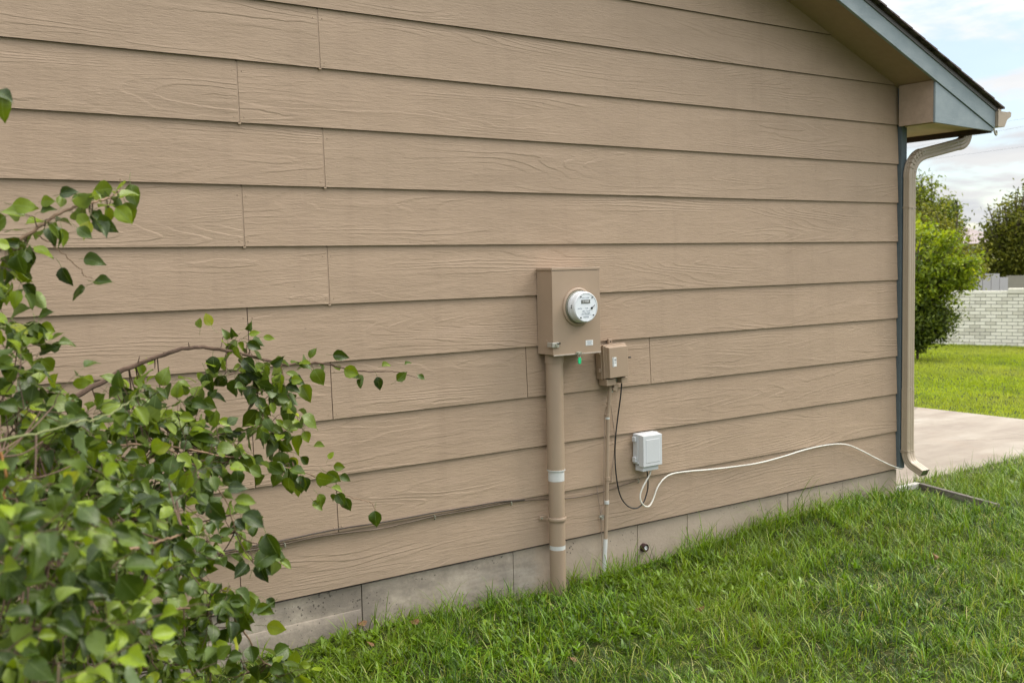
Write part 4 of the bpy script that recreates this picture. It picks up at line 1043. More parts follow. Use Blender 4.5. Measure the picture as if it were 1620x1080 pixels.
def shrub():
    t = thing('pear_shrub', 'leafy green pear shrub reaching in front of the wall from the left', 'shrub', (.1, -1.1, gz(.1, -1.1)))
    base = Vector(t.location)
    inv = lambda p: Vector(p)-base
    placements = []          # (pos, direction, normal, scale, mesh)
    br = []
    def poly(pts): return [at(px, py, 1, y) for px, py, y in pts]
    def branch(pts, r0, r1, mat=M_BARK, name='branch', n=6):
        P_ = spline(poly(pts), n); N = len(P_)
        for i in range(1, N-1):
            P_[i] = P_[i]+Vector((rnd.gauss(0, .0018), rnd.gauss(0, .0018), rnd.gauss(0, .0018)))
        rad = [(r0+(r1-r0)*i/(N-1))*(1+.10*rnd.random()) for i in range(N)]
        m = MB(); m.tube([inv(p) for p in P_], rad, 7); m.build(name, mat, t, smooth=True); br.append(P_); return P_
    def rand_leaf(): return rnd.choice(LEAVES)
    def put(p, d, nrm=None, s=1.0, me=None):
        d = Vector(d).normalized()
        if p[1] > -1.6: s *= 1.12
        if nrm is None:
            nrm = Vector((rnd.gauss(-.25, .6), rnd.gauss(-.55, .6), rnd.gauss(.75, .5)))
        placements.append((Vector(p), d, Vector(nrm), s, me or rand_leaf()))
    def leaves_along(P_, step, t0=0, t1=1, s=1.0, droop=.55, young=False):
        acc = 0; L = len(P_); side = 1; a = int(L*t0); b = int(L*t1)-1
        nxt = rnd.uniform(.3, 1)*step
        for i in range(a, b):
            seg = P_[i+1]-P_[i]; acc += seg.length
            while acc > nxt:
                nxt += step*rnd.uniform(.5, 1.5)
                tdir = seg.normalized(); o = tdir.orthogonal().normalized(); o.rotate(Matrix.Rotation(rnd.uniform(0, 6.28), 3, tdir)); side = -side
                d = tdir*rnd.uniform(.1, .8)+o*rnd.uniform(.5, 1)+Vector((0, 0, -droop*rnd.uniform(0, 1.6)))
                me = None
                if young and rnd.random() < .5: me = rnd.choice([l for k, l in enumerate(LEAVES) if k % 10 >= 7])
                put(P_[i]+d.normalized()*.022, d, None, s*rnd.uniform(.72, 1.12), me)
    twigs = MB()
    def sprig(p, d, L, nl, r=.0014, s=1.0, young=False):
        s *= .98 if p[1] > -1.6 else .90
        d = Vector(d).normalized(); P_ = [Vector(p)]
        for i in range(5):
            d = (d+Vector((rnd.gauss(0, .16), rnd.gauss(0, .16), rnd.gauss(-.06, .14)))).normalized(); P_.append(P_[-1]+d*L/5)
        twigs.tube([inv(q) for q in P_], [r*(1-.12*i) for i in range(6)], 5)
        leaves_along(P_, L/nl, .0, 1.0, s, young=young); put(P_[-1]+d*.018, d+Vector((0, 0, -.2)), None, s*.85)
        return P_
    # main limbs, traced where they stand
    B = {}
    B['a'] = branch([(-220, 620, -1.3), (-120, 500, -1.35), (-30, 415, -1.4), (53, 365, -1.4), (94, 337.5, -1.4), (130, 326, -1.4), (162, 316, -1.38), (181, 310, -1.37), (191, 298, -1.36), (190, 283, -1.36)], .006, .0012, M_BARKLIGHT)
    B['a2'] = branch([(60, 372, -1.4), (83, 386, -1.4), (112, 412, -1.4), (126, 425, -1.38), (133, 436, -1.37), (145, 440, -1.35)], .0016, .0009, M_BARKLIGHT)
    B['b'] = branch([(-150, 800, -1.1), (0, 715, -1.0), (100, 640, -.95), (185, 592, -.9), (240, 568, -.9), (298, 551, -.9), (348, 552, -.88), (411, 567, -.85), (448, 576, -.83), (507, 574, -.8), (552, 584, -.78), (596, 588, -.76), (630, 589, -.75), (662, 598, -.75)], .0095, .0009, M_BARK)
    B['c'] = branch([(380, 560, -.88), (400, 600, -.88), (418, 660, -.86), (440, 705, -.85), (450, 750, -.85)], .0022, .0009, M_BARKLIGHT)
    B['c2'] = branch([(445, 577, -.85), (452, 615, -.85), (468, 655, -.85), (485, 690, -.84)], .0016, .0008, M_BARKLIGHT)
    B['d'] = branch([(-60, 706, -1.5), (0, 714, -1.45), (37, 712, -1.4), (111, 716, -1.35), (199, 730, -1.3), (250, 745, -1.25)], .009, .004, M_BARK)
    B['e'] = branch([(170, 712, -1.3), (199, 703, -1.28), (250, 705, -1.25), (315, 742, -1.2), (356, 788, -1.2), (372, 840, -1.2)], .0035, .0012, M_BARKLIGHT)
    B['f'] = branch([(250, 700, -1.1), (340, 720, -1.0), (400, 724, -.95), (430, 734, -.92), (485, 747, -.9), (522, 769, -.88), (559, 787, -.87), (585, 793, -.86), (594, 806, -.86)], .003, .0009, M_BARKLIGHT)
    B['g'] = branch([(-60, 850, -2.1), (0, 860, -2.1), (69, 871, -2.1), (139, 874, -2.08), (200, 868, -2.05), (231, 862, -2.03), (270, 850, -2.0), (290, 842, -2.0)], .0048, .0022, M_BARKLIGHT)
    B['h'] = branch([(-20, 700, -2.0), (69, 682, -2.0), (120, 668, -2.0), (162, 659, -1.98), (200, 640, -1.95), (222, 620, -1.95)], .0026, .0012, simple('green_twig', (.20, .22, .08), .5))
    B['i'] = branch([(120, 960, -1.7), (250, 962, -1.6), (319, 962, -1.5), (335, 948, -1.5), (350, 932, -1.5)], .003, .0012, M_BARKLIGHT)
    B['j'] = branch([(200, 1060, -1.5), (300, 1048, -1.4), (347, 1043, -1.35), (380, 1040, -1.3)], .0035, .0015, M_BARK)
    B['k'] = branch([(340, 930, -1.3), (370, 975, -1.3), (394, 1012, -1.28), (413, 1042, -1.25), (448, 1064, -1.25), (490, 1085, -1.25)], .003, .0018, M_BARKLIGHT)
    B['l'] = branch([(-60, 540, -1.3), (0, 517, -1.3), (30, 516, -1.3), (55, 511, -1.3), (66, 505, -1.3)], .0022, .0012, simple('green_twig_light', (.25, .27, .10), .5))
    B['m'] = branch([(0, 715, -1.9), (10, 760, -1.9), (0, 800, -1.9), (-20, 850, -1.9)], .003, .002, simple('orange_dead_twig', (.36, .17, .06), .6))
    B['n'] = branch([(108, 748, -1.3), (130, 770, -1.3), (155, 795, -1.3), (175, 810, -1.3)], .0028, .0015, M_BARK)
    # stems down to the ground
    for (dx, dy, tgt) in [(0, 0, 'b'), (.05, .06, 'd'), (-.05, -.2, 'g'), (-.06, .05, 'a')]:
        P0 = base+Vector((dx, dy, -.03)); P3 = B[tgt][0]; P1 = P0.lerp(P3, .35)+Vector((-.05, 0, .15)); P2 = P0.lerp(P3, .7)+Vector((-.04, 0, .10))
        pts = spline([P0, P1, P2, P3], 5); m = MB(); m.tube([inv(p) for p in pts], [.017-.009*i/(len(pts)-1) for i in range(len(pts))], 8); m.build('stem', M_BARK, t, smooth=True)
    # thorn-like spurs on the arching branch
    for px, py, dz in [(218, 578, .03), (245, 568, -.03), (258, 563, .012), (300, 551, .02)]:
        p = at(px, py, 1, -.9); twigs.tube([inv(p), inv(p+Vector((rnd.uniform(-.006, .006), -.004, dz)))], [.0028, .0012], 5)
    leaves_along(B['a'], .034, .38, 1, .95)
    leaves_along(B['a'], .05, .38, 1, 1.05)
    leaves_along(B['b'], .06, .50, .80, 1.05); leaves_along(B['b'], .045, .54, .74, 1.05)
    leaves_along(B['c'], .018, 0, 1, 1.15, .9); leaves_along(B['c2'], .018, 0, 1, 1.1, .9); leaves_along(B['c'], .03, 0, 1, 1.0, .9)
    leaves_along(B['f'], .035, .30, .75, 1.0, .8); leaves_along(B['e'], .05, .3, 1, 1.0)
    leaves_along(B['g'], .05, 0, 1, 1.05); leaves_along(B['h'], .06, .2, 1, 1.0); leaves_along(B['i'], .03, .3, 1, 1.0)
    leaves_along(B['j'], .04, 0, 1, 1.0); leaves_along(B['k'], .05, 0, .8, 1.0, .3); leaves_along(B['l'], .03, 0, .8, 1.0)
    # single leaves one can point at
    up = Vector((-.3, -.9, .3))
    for px, py, y, dx, dz, s in [(165, 447, -1.35, .9, -.1, 1.0), (104, 437, -1.36, .3, -.7, .8), (121, 460, -1.36, -.8, -.4, .75), (146, 411, -1.36, .8, -.1, .75), (211, 308, -1.35, .3, -.95, .95), (204, 335, -1.36, .3, -.95, .85),
                             (31, 419, -1.5, .1, -.9, .85), (56, 531, -1.3, .1, -.95, 1.0), (75, 497, -1.3, .9, .15, .8), (108, 304, -1.4, .8, .2, .75), (73, 318, -1.4, .3, 0, .6), (38, 326, -1.42, .9, -.1, .9), (77, 333, -1.4, .7, .1, .7),
                             (538, 563, -.8, .8, -.1, .85), (503, 595, -.82, .5, -.8, .95), (564, 596, -.78, .8, -.25, .75), (569, 606, -.78, .4, -.6, .55), (599, 606, -.76, .2, -.9, .8), (635, 596, -.76, .6, .5, .75), (611, 577, -.76, .7, .2, .55), (667, 597, -.75, .8, -.6, .6), (645, 575, -.76, .5, .1, .4),
                             (484, 622, -.83, .5, -.8, 1.1), (470, 605, -.84, .8, -.3, 1.0), (545, 755, -.88, .7, -.3, .55), (527, 753, -.88, .8, -.5, .85), (549, 797, -.87, .3, -.8, .8), (508, 791, -.9, .4, -.8, .8), (503, 800, -.9, .6, -.6, .8), (594, 820, -.86, .1, -1, .95),
                             (477, 764, -.9, .1, -.9, .9), (455, 768, -.92, -.2, -.9, .95), (536, 738, -.88, .9, -.1, .6), (506, 706, -.88, .9, -.1, .7), (524, 720, -.88, .5, .6, .5),
                             (8, 150, -1.5, .6, -.3, .75), (2, 168, -1.5, -.1, -.9, .8), (330, 605, -.9, .2, -.9, 1.0), (338, 578, -.9, .1, -.8, 1.0), (317, 510, -.9, 0, 1, .6), (330, 505, -.9, -.4, .8, .75),
                             (430, 862, -1.5, .3, -.6, 1.2), (415, 905, -1.3, .3, -.9, .95), (418, 880, -1.5, .5, .5, 1.1), (352, 820, -1.9, .6, -.7, 1.6), (385, 770, -2.0, .9, .1, 1.2), (400, 795, -2.0, .9, -.2, 1.3), (408, 828, -2.1, .9, -.5, 1.3), (392, 955, -1.4, 0, -1, .8), (385, 985, -1.3, -.2, -.9, .9), (438, 992, -1.3, .9, -.2, 1.0)]:
        d = CR*dx+CU*dz+CF*rnd.uniform(-.2, .2)
        p = at(px, py, 1, y) - d.normalized()*.030*s
        nrm = -CF*rnd.uniform(.5, 1)+Vector((rnd.uniform(-.4, .3), 0, rnd.uniform(.1, .7)))
        put(p, d, nrm, s*(1.18 if y > -1.6 else .8))
    for px, py, dx, dz in [(402, 527, .9, .25), (425, 534, .95, -.1)]:
        d = CR*dx+CU*dz; put(at(px, py, 1, -.86)-d.normalized()*.018, d, -CF+Vector((0, 0, .3)), 1.0, LEAF_Y)
    # bulk of the crown: sprigs through the volume it fills
    blobs = [(60, 900, 190, 230, -2.7, -.8, 128), (150, 770, 150, 110, -2.0, -.7, 64), (60, 675, 100, 72, -1.9, -.8, 44), (290, 722, 85, 70, -1.4, -.75, 20), (215, 655, 75, 46, -1.3, -.8, 18), (280, 850, 85, 85, -1.9, -.75, 25),
             (300, 640, 35, 38, -1.0, -.85, 4), (435, 650, 38, 75, -.98, -.8, 9), (390, 590, 45, 25, -.95, -.8, 5), (360, 545, 40, 22, -.95, -.85, 4), (455, 715, 35, 35, -.95, -.82, 4), (395, 700, 45, 40, -1.1, -.85, 5), (5, 480, 25, 50, -1.6, -1.2, 3),
             (5, 395, 38, 40, -1.6, -1.3, 5), (75, 355, 35, 22, -1.5, -1.35, 3), (150, 330, 30, 18, -1.42, -1.34, 3), (250, 1010, 120, 60, -1.9, -1.0, 26), (395, 880, 30, 40, -1.5, -1.1, 3), (350, 955, 55, 50, -1.6, -1.2, 8), (440, 1062, 55, 20, -1.4, -1.1, 4), (390, 1060, 50, 22, -1.4, -1.1, 5),
             (120, 1050, 180, 90, -2.75, -1.0, 72), (-140, 760, 160, 300, -2.4, -.8, 50), (-100, 500, 100, 120, -1.8, -1.0, 12), (100, 1200, 260, 120, -2.4, -1.0, 36), (0, 600, 60, 50, -1.8, -1.2, 8), (190, 870, 120, 110, -1.6, -.7, 14)]
    allpts = [p for P_ in br for p in P_]
    for (cx, cy, rx, ry, ya, yb, n) in blobs:
        for _ in range(n):
            for _try in range(20):
                a, b = rnd.gauss(0, .48), rnd.gauss(0, .48)
                if a*a+b*b < 1: break
            y = ya+(yb-ya)*rnd.random()**.8
            p = at(cx+a*rx, cy+b*ry, 1, y)
            if p.z < gz(p.x, p.y)+.03: p.z = gz(p.x, p.y)+.03+.1*rnd.random()
            d = Vector((rnd.gauss(.25, .6), rnd.gauss(-.1, .6), rnd.gauss(.1, .55)))
            small = rx < 50
            L = rnd.uniform(.05, .08) if small else rnd.uniform(.08, .15)
            sprig(p, d, L, rnd.randint(3, 4) if small else rnd.randint(5, 7), .0013, rnd.uniform(.85, 1.15), young=rnd.random() < .16)
            # tie the sprig to the nearest limb
            q = min(allpts, key=lambda w: (w-p).length_squared)
            if (q-p).length < (.12 if small else .28):
                mid = q.lerp(p, .5)+Vector((0, 0, -.01)); twigs.tube([inv(w) for w in spline([q, mid, p], 4)], [.0022, .0021, .002, .0019, .0018, .0017, .0016, .0015, .0014], 5)
    for _ in range(330):
        p = Vector((rnd.uniform(-2.1, .15), rnd.uniform(-3.0, -.35), rnd.uniform(.0, 3.3)))
        e_ = ((p.x+.85)/1.15)**2+((p.y+1.6)/1.35)**2+((p.z-1.6)/1.8)**2
        if e_ > 1 or e_ < .2: continue
        u_, v_, z_ = project(p)
        if z_ > .05 and -190 < u_ < 1700: continue
        sprig(p, Vector((rnd.gauss(0, .6), rnd.gauss(-.1, .6), rnd.gauss(.2, .5))), rnd.uniform(.1, .17), rnd.randint(8, 12), .0013, 1.25)
    for tip in [(-.6, -1.3, 2.6), (-1.1, -1.8, 2.0), (-.2, -1.7, 2.3), (-1.3, -1.2, 1.4)]:
        P_ = spline([base+Vector((-.05, 0, -.03)), base.lerp(Vector(tip), .5)+Vector((-.15, 0, .1)), Vector(tip)], 6); m = MB(); m.tube([inv(w) for w in P_], [.02-.015*i/(len(P_)-1) for i in range(len(P_))], 7); m.build('stem', M_BARK, t, smooth=True)
    twigs.build('twigs', M_BARK, t, smooth=True)
    # the 300 leaves showing largest are parts, the rest one mass
    def size(pl):
        u, v, z = project(pl[0])
        vis = -20 < u < 1640 and -20 < v < 1100 and z > .1
        return (1 if vis else 0, pl[3]/max(z, .1))
    placements.sort(key=size, reverse=True)
    # spread the individual leaves over the edge of the crown as well
    def mat_of(pl):
        p, d, nrm, s, me = pl
        y = d; x = y.cross(nrm); x = x.normalized() if x.length > 1e-4 else y.orthogonal().normalized(); z = x.cross(y)
        return Matrix.Translation(p-base) @ Matrix((x, y, z)).transposed().to_4x4() @ Matrix.Scale(s, 4)
    for pl in placements[:300]:
        o = bpy.data.objects.new('leaf', pl[4]); col.objects.link(o); o.parent = t; o.matrix_basis = mat_of(pl)
    rest = placements[300:]
    V = []; F = []; MI = []; T = []; A = []; off = 0
    cache = {}
    for pl in rest:
        me = pl[4]
        if me.name not in cache:
            co = np.zeros(len(me.vertices)*3); me.vertices.foreach_get('co', co); tn = np.zeros(len(me.vertices)); me.attributes['tone'].data.foreach_get('value', tn)
            ac = np.zeros(len(me.vertices)); me.attributes['across'].data.foreach_get('value', ac)
            cache[me.name] = (co.reshape(-1, 3), np.array([tuple(p.vertices) for p in me.polygons]), [p.material_index for p in me.polygons], tn, ac)
        co, fs, mi, tn, ac = cache[me.name]; M = np.array(mat_of(pl))
        V.append(co@M[:3, :3].T+M[:3, 3]); F.append(fs+off); MI += mi; T.append(np.clip(tn+rnd.uniform(-.08, .08), 0, .97)); A.append(ac); off += len(co)
    me = bpy.data.meshes.new('foliage'); me.from_pydata(np.concatenate(V).tolist(), [], np.concatenate(F).tolist()); me.materials.append(M_LEAF); me.materials.append(M_PETIOLE)
    me.polygons.foreach_set('material_index', MI)
    a1 = me.attributes.new('tone', 'FLOAT', 'POINT'); a1.data.foreach_set('value', np.concatenate(T)); a2 = me.attributes.new('across', 'FLOAT', 'POINT'); a2.data.foreach_set('value', np.concatenate(A))
    me.shade_smooth(); o = link('foliage', me, t); o['kind'] = 'stuff'
    print('leaves', len(placements))
shrub()

# ================================================================== BACKGROUND
def leaf_cloud(name, C, N, size, tone, mat, parent, flat=.0):
    """small leaf faces at points C with tones; each a bent quad"""
    n = len(C); a = rng.normal(0, 1, (n, 3)); a /= np.linalg.norm(a, axis=1)[:, None]
    b = rng.normal(0, 1, (n, 3)); b -= (a*b).sum(1)[:, None]*a; b /= np.linalg.norm(b, axis=1)[:, None]
    s = size*rng.uniform(.6, 1.3, (n, 1))
    V = np.stack([C-a*s, C-b*s*.45, C+a*s, C+b*s*.45], axis=1).reshape(-1, 3)
    me = bpy.data.meshes.new(name); me.vertices.add(4*n); me.vertices.foreach_set('co', V.reshape(-1)); me.loops.add(4*n); me.loops.foreach_set('vertex_index', np.arange(4*n, dtype=np.int32))
    me.polygons.add(n); me.polygons.foreach_set('loop_start', (np.arange(n)*4).astype(np.int32)); me.update(calc_edges=True)
    t_ = me.attributes.new('tone', 'FLOAT', 'POINT'); t_.data.foreach_set('value', np.repeat(np.clip(tone, 0, 1), 4).astype(np.float32)); me.materials.append(mat)
    return link(name, me, parent)
def tree(name, label, cat, loc, h, crown, trunk_r, mat, n_limbs, per, size, seed, group=None, bark=M_TREEBARK, spread=.16, droop=0, tonebase=.5, trunk_h=None, lean=(0, 0)):
    """crown: list of ellipsoids (dx,dy,z,rx,ry,rz); limbs run from the trunk to points in them"""
    global rng
    save = rng; rng = np.random.default_rng(seed); rr = random.Random(seed)
    t = thing(name, label, cat, loc, group)
    th = trunk_h or h*.6
    top = Vector((lean[0], lean[1], th))
    m = MB(); pts = spline([(0, 0, -.1), (lean[0]*.3, lean[1]*.3, th*.45), top], 5); m.tube(pts, [trunk_r*(1-.65*i/(len(pts)-1)) for i in range(len(pts))], 9); m.build('trunk', bark, t, smooth=True)
    limbs = MB(); C = []; T = []
    for k in range(n_limbs):
        e = crown[k % len(crown)]
        while True:
            u = np.array([rr.uniform(-1, 1) for _ in range(3)])
            if .25 < (u@u) < 1: break
        tip = Vector((e[0]+u[0]*e[3], e[1]+u[1]*e[4], e[2]+u[2]*e[5]))
        s0 = pts[min(len(pts)-1, int(len(pts)*rr.uniform(.35, 1)))]
        mid = s0.lerp(tip, .5)+Vector((0, 0, .12*(tip-s0).length*(1 if not droop else 1.5)))
        P_ = spline([s0, mid, tip-Vector((0, 0, droop*(tip-s0).length))], 5)
        limbs.tube(P_, [trunk_r*.30*(1-.85*i/(len(P_)-1)) for i in range(len(P_))], 5)
        clump = rr.gauss(0, .12)
        L = (tip-s0).length
        for j in range(per):
            f = rr.random()**.55; q = P_[int(f*(len(P_)-1))]
            r_ = spread*(.5+.8*f)
            C.append((q.x+rng.normal(0, r_), q.y+rng.normal(0, r_), q.z+rng.normal(0, r_*.75))); T.append(tonebase+clump+rng.normal(0, .16))
    limbs.build('limbs', bark, t, smooth=True)
    leaf_cloud('crown', np.array(C), None, size, np.array(T), mat, t)
    rng = save
    return t
def far():
    # ---- cream brick garden wall
    A = Vector((20.64, 9.555, 0)); B = Vector((21.50, 7.503, 0)); u = (B-A).normalized(); nrm = Vector((u.y, -u.x, 0))
    if nrm.dot(CAM-A) < 0: nrm = -nrm
    zb = -.60; ch = .0755; 
    w = thing('brick_garden_wall', 'cream painted brick garden wall behind the far lawn', 'wall', (A.x, A.y, zb))
    s0, s1 = -9.0, 9.0
    def P_(s, d, z): return A-Vector((A.x, A.y, 0))+u*s+nrm*d+Vector((0, 0, z))
    def bx(m, sa, sb, d0, d1, z0, z1):
        vs = [P_(sa, d0, z0), P_(sb, d0, z0), P_(sb, d1, z0), P_(sa, d1, z0), P_(sa, d0, z1), P_(sb, d0, z1), P_(sb, d1, z1), P_(sa, d1, z1)]
        m.add(vs, [(0, 3, 2, 1), (4, 5, 6, 7), (0, 1, 5, 4), (1, 2, 6, 5), (2, 3, 7, 6), (3, 0, 4, 7)])
    nc = 16
    m = MB(); bx(m, s0, s1, -.16, -.012, -.2, nc*ch); m.build('mortar_core', M_MORTAR, w)
    # brick instances in the stretch the picture shows; the rest joined
    bl = .2135
    proto = []
    for v in range(3):
        m = MB(); vs = []
        L_, h_ = bl-.011, ch-.012
        bx0 = [(-L_/2, 0), (L_/2, 0)]
        k = .004*v
        V = [u*(-L_/2)+nrm*(-.02), u*(L_/2)+nrm*(-.02), u*(L_/2)+nrm*(.0+k), u*(-L_/2)+nrm*(.0+k)]
        m.add([tuple(q) for q in V]+[tuple(q+Vector((0, 0, h_))) for q in V], [(0, 3, 2, 1), (4, 5, 6, 7), (0, 1, 5, 4), (1, 2, 6, 5), (2, 3, 7, 6), (3, 0, 4, 7)])
        me = bpy.data.meshes.new('brick'); me.from_pydata(m.v, [], m.f); me.materials.append(M_BRICK if v < 2 else M_BRICK2); proto.append(me)
    rest = MB(); cnt = 0
    for c in range(nc):
        sh = 0 if c % 2 else bl/2
        k = 0; s = s0+sh
        while s+bl < s1:
            mid = s+bl/2
            vis = -.35 < mid < 3.1 
            if vis and cnt < 290:
                o = bpy.data.objects.new('brick', rnd.choice(proto)); col.objects.link(o); o.parent = w; p = P_(mid, 0, c*ch+.006+.0); o.location = p; cnt += 1
            else:
                d = rnd.choice((0, .004, .008)); bx(rest, s+.006, s+bl-.006, -.02, d, c*ch+.006, c*ch+ch-.006)
            s += bl
    o = rest.build('brickwork', M_BRICK, w); o['kind'] = 'stuff'
    # cap course, stepping up to a coping on the right
    def s_of(px, py, z):
        q = at(px, py, 2, z) - A; return Vector((q.x, q.y, 0)).dot(u)
    sc = (at(1594, 500, 2, 0)-A); 
    # horizontal distance along the wall of the sight plane through px 1594
    d = CF*FPX+CR*(1594-810)-CU*(500-540); 
    # intersect sight line with the wall plane
    tt = (A-CAM).dot(nrm)/d.dot(nrm); hit = CAM+d*tt; sc = (hit-A).dot(u)
    m = MB()
    s = s0
    while s < sc-.002:
        m = MB(); e = min(s+.40, sc); bx(m, s+.003, e-.003, -.15, .004, nc*ch+.002, nc*ch+.062)
        if -1 < s < 3.2: m.build('cap_brick', M_BRICK, w)
        else: m.build('cap_brick', M_BRICK, w)
        s = e
    m = MB(); bx(m, sc, s1, -.17, .02, nc*ch-.02+.024, nc*ch+.115); m.build('coping', M_BRICK2, w, bevel=.01)
    # ---- pale panel wall further back and a brown block wall beside it
    def ray_pt(px, py, dist):
        d = CF*FPX+CR*(px-810)-CU*(py-540); return CAM+d*(dist/math.hypot(d.x, d.y))
    Lp, Rp = ray_pt(1500, 445, 30), ray_pt(1594, 445, 30.6)
    pw = thing('pale_panel_fence', 'pale grey panel fence behind the brick wall', 'fence', (Lp.x, Lp.y, -.8))
    uu = Vector((Rp.x-Lp.x, Rp.y-Lp.y, 0)); Wd = uu.length; uu.normalize(); nn = Vector((uu.y, -uu.x, 0)); 
    if nn.dot(CAM-Lp) < 0: nn = -nn
    zt = ray_pt(1550, 433.5, 30.2).z+.8
    npn = 7
    for i in range(-4, npn):
        a, b = Wd*i/npn, Wd*(i+1)/npn-.012
        m = MB(); V = [uu*a, uu*b, uu*b+nn*.05, uu*a+nn*.05]; q = 1 if i < npn-1 else .75
        zq = zt if i < 6 else zt-.10
        m.add([tuple(v) for v in V]+[tuple(v+Vector((0, 0, zq))) for v in V], [(0, 3, 2, 1), (4, 5, 6, 7), (0, 1, 5, 4), (1, 2, 6, 5), (2, 3, 7, 6), (3, 0, 4, 7)]); m.build('panel', M_FARWALL, pw)
    m = MB(); a = ray_pt(1592, 440, 33.5); b = ray_pt(1720, 440, 34); uu2 = (b-a); uu2.z = 0; n2 = Vector((uu2.y, -uu2.x, 0)).normalized()*.1
    m.add([tuple(v) for v in (Vector((0, 0, 0)), uu2, uu2+n2, n2)]+[tuple(v+Vector((0, 0, ray_pt(1605, 436, 33.5).z+.9))) for v in (Vector((0, 0, 0)), uu2, uu2+n2, n2)], [(0, 3, 2, 1), (4, 5, 6, 7), (0, 1, 5, 4), (1, 2, 6, 5), (2, 3, 7, 6), (3, 0, 4, 7)])
    o = m.build('block_wall', M_FARBLOCK); o.location = (a.x, a.y, -.9); tag(o, 'greyish tan block wall behind the trunk of the dark tree', 'wall')
    # ---- neighbour's house, only its roof shows between the trees
    c = ray_pt(1532, 400, 62); hh = thing('neighbour_house', 'distant house with a mauve grey roof showing between the trees', 'house', (c.x, c.y, -1.1))
    e1 = Vector((CR.x, CR.y, 0)).normalized(); e2 = Vector((CF.x, CF.y, 0)).normalized()
    zr_ = ray_pt(1545, 352, 62).z+1.1; ze = ray_pt(1545, 385, 62).z+1.1
    def loc(a, b, z): return tuple(e1*a+e2*b+Vector((0, 0, z)))
    W2 = 2.2
    m = MB(); m.add([loc(-W2, 0, 0), loc(W2, 0, 0), loc(W2, 6, 0), loc(-W2, 6, 0), loc(-W2, 0, ze), loc(W2, 0, ze), loc(W2, 6, ze), loc(-W2, 6, ze)], [(0, 3, 2, 1), (4, 5, 6, 7), (0, 1, 5, 4), (1, 2, 6, 5), (2, 3, 7, 6), (3, 0, 4, 7)]); m.build('wall', M_FARWALL, hh)
    m = MB(); o_ = .35
    m.add([loc(-W2-o_, -o_, ze), loc(W2+o_, -o_, ze-.02), loc(W2+o_, 6+o_, ze), loc(-W2-o_, 6+o_, ze), loc(-W2*.2, 3, zr_), loc(W2*.32, 3, zr_)], [(0, 1, 5, 4), (1, 2, 5), (2, 3, 4, 5), (3, 0, 4), (0, 3, 2, 1)]); rf = m.build('roof', M_FARROOF, hh)
    for a in (-.1, .45):
        m = MB(); p = loc(a, 2.6, zr_-.1); m.box(p[0]-.12, p[0]+.12, p[1]-.12, p[1]+.12, p[2]-.1, p[2]+.28); m.build('vent', M_FARROOF, rf)
    for a in (-1.2, .6):
        m = MB(); m.add([loc(a, -.02, ze-1.4), loc(a+.8, -.02, ze-1.4), loc(a+.8, -.02, ze-.5), loc(a, -.02, ze-.5), loc(a, -.05, ze-1.4), loc(a+.8, -.05, ze-1.4), loc(a+.8, -.05, ze-.5), loc(a, -.05, ze-.5)], [(0, 1, 2, 3), (4, 5, 6, 7), (0, 1, 5, 4), (1, 2, 6, 5), (2, 3, 7, 6), (3, 0, 4, 7)]); m.build('window', M_BLACK, hh)
    # ---- bright shrub in front of the wall
    c = ray_pt(1443, 500, 20.0); z0 = gz(c.x, c.y); k = 20.0/FPX*1.1
    def ell(px, py, rx, ry, dist, base_, dd=0):
        p = ray_pt(px, py, dist); return (p.x-base_[0], p.y-base_[1], p.z-base_[2], rx*dist/FPX*1.05, rx*dist/FPX*1.05, ry*dist/FPX*1.05)
    b = (c.x, c.y, z0)
    tree('lime_green_bush', 'large lime green bush leaning over the brick wall beside the downspout', 'bush', b, 2.4,
         [ell(1462, 385, 36, 55, 20.2, b), ell(1500, 420, 34, 26, 19.9, b), ell(1465, 460, 38, 50, 20, b), ell(1525, 420, 34, 9, 19.6, b), ell(1550, 412, 16, 6, 19.5, b), ell(1538, 446, 14, 9, 19.6, b), ell(1518, 372, 12, 14, 19.8, b), ell(1450, 350, 22, 28, 20.4, b), ell(1490, 470, 28, 28, 19.9, b), ell(1420, 430, 60, 90, 20.3, b), ell(1505, 455, 25, 30, 19.9, b)], .05, M_SHRUB, 105, 88, .046, 19, spread=.075, tonebase=.43)
    p = ray_pt(1452, 520, 20.1); bb = (p.x, p.y, gz(p.x, p.y))
    tree('dark_green_bush', 'darker green bush drooping at the foot of the brick wall', 'bush', bb, 1.0,
         [ell(1462, 528, 40, 20, 19.7, bb), ell(1478, 490, 36, 30, 19.8, bb), ell(1462, 505, 34, 26, 19.8, bb), ell(1495, 498, 24, 22, 19.7, bb), ell(1450, 530, 24, 14, 19.8, bb), ell(1420, 500, 50, 40, 20, bb)], .03, M_TREEGREEN, 150, 90, .040, 12, spread=.085, droop=.10, tonebase=.22)
    # ---- trees behind
    p = ray_pt(1470, 430, 34); bb = (p.x, p.y, -1.0)
    tree('tall_green_tree', 'tall airy green tree behind the lime bush, its top against the sky', 'tree', bb, 5,
         [ell(1462, 300, 26, 28, 34, bb), ell(1492, 325, 20, 22, 34, bb), ell(1480, 345, 32, 24, 34, bb), ell(1430, 320, 40, 50, 34, bb), ell(1500, 345, 14, 16, 34, bb)], .11, M_TREEGREEN, 90, 110, .065, 13, spread=.13, tonebase=.6)
    p = ray_pt(1513, 430, 31); bb = (p.x, p.y, -1.0)
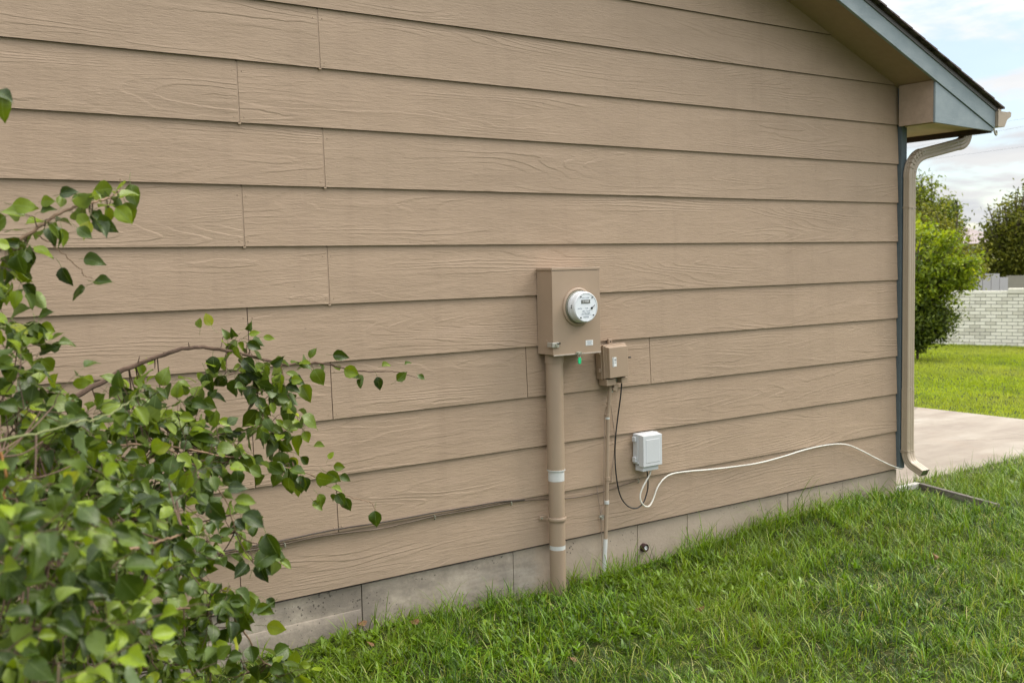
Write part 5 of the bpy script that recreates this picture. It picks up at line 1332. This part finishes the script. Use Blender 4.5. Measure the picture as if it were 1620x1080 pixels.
    tree('thin_sapling', 'thin sparse sapling between the tall green tree and the distant roof', 'tree', bb, 3.5,
         [ell(1500, 350, 9, 8, 31, bb), ell(1524, 346, 9, 8, 31, bb), ell(1514, 325, 5, 8, 31, bb), ell(1510, 365, 14, 10, 31, bb)], .035, M_TREEGREEN, 20, 30, .05, 14, spread=.06, tonebase=.3, trunk_h=ray_pt(1513, 318, 31).z+1.0)
    p = ray_pt(1500, 430, 28); bb = (p.x, p.y, -.9)
    tree('olive_brown_bush', 'olive brown evergreen behind the lime bush', 'tree', bb, 3,
         [ell(1470, 335, 28, 24, 28, bb), ell(1500, 375, 30, 28, 28, bb), ell(1535, 405, 26, 24, 28, bb), ell(1480, 400, 40, 35, 28, bb), ell(1525, 425, 30, 12, 28, bb)], .07, M_TREEDARK, 95, 110, .05, 15, spread=.12, tonebase=.62)
    p = ray_pt(1597, 447, 36); bb = (p.x, p.y, -1.0)
    tree('dark_round_tree', 'dark olive round-headed tree standing behind the brick wall', 'tree', bb, 4.5,
         [ell(1612, 340, 42, 46, 36, bb), ell(1592, 375, 38, 40, 36, bb), ell(1640, 360, 40, 55, 36, bb), ell(1588, 405, 38, 22, 36, bb), ell(1640, 410, 40, 20, 36, bb), ell(1670, 340, 50, 60, 36, bb)], .20, M_TREEDARK, 300, 120, .068, 16, spread=.16, tonebase=.48, trunk_h=1.9)
    # hedge line closing the view on both sides of the yard
    for i, (x, y, s) in enumerate([(30, 22, 1.3), (33, -4, 1.4)]):
        tree('yard_tree', ['bushy tree beyond the yard, hidden left of the house corner', 'bushy tree beyond the brick wall, past the right edge', 'big bushy tree furthest right beyond the wall', 'small bushy tree behind the house'][i], 'tree', (x, y, -1.0), 4,
             [(0, 0, 2.6*s, 1.7*s, 1.7*s, 1.4*s)], .14, M_TREEGREEN, 50, 60, .10, 30+i, spread=.3, trunk_h=2.2)
    # ---- overhead wires
    lbl = ['uppermost overhead wire crossing the sky behind the gutter', 'middle overhead wire just below the uppermost one', 'lowest overhead wire, below the other two in the sky']
    for i, (pa, pb) in enumerate([((1500, 206), (1620, 188)), ((1545, 214), (1620, 200)), ((1531, 244), (1620, 232))]):
        p, q = at(pa[0], pa[1], 0, 40), at(pb[0], pb[1], 0, 40); d = (q-p); p2 = p-d*14; q2 = p+d*18
        m = MB(); pts = [p2.lerp(q2, t/24) for t in range(25)]; m.tube(pts, .0065, 5); tag(m.build('overhead_wire', M_WIRE), lbl[i], 'overhead wire', 'overhead wires crossing the sky')
far()
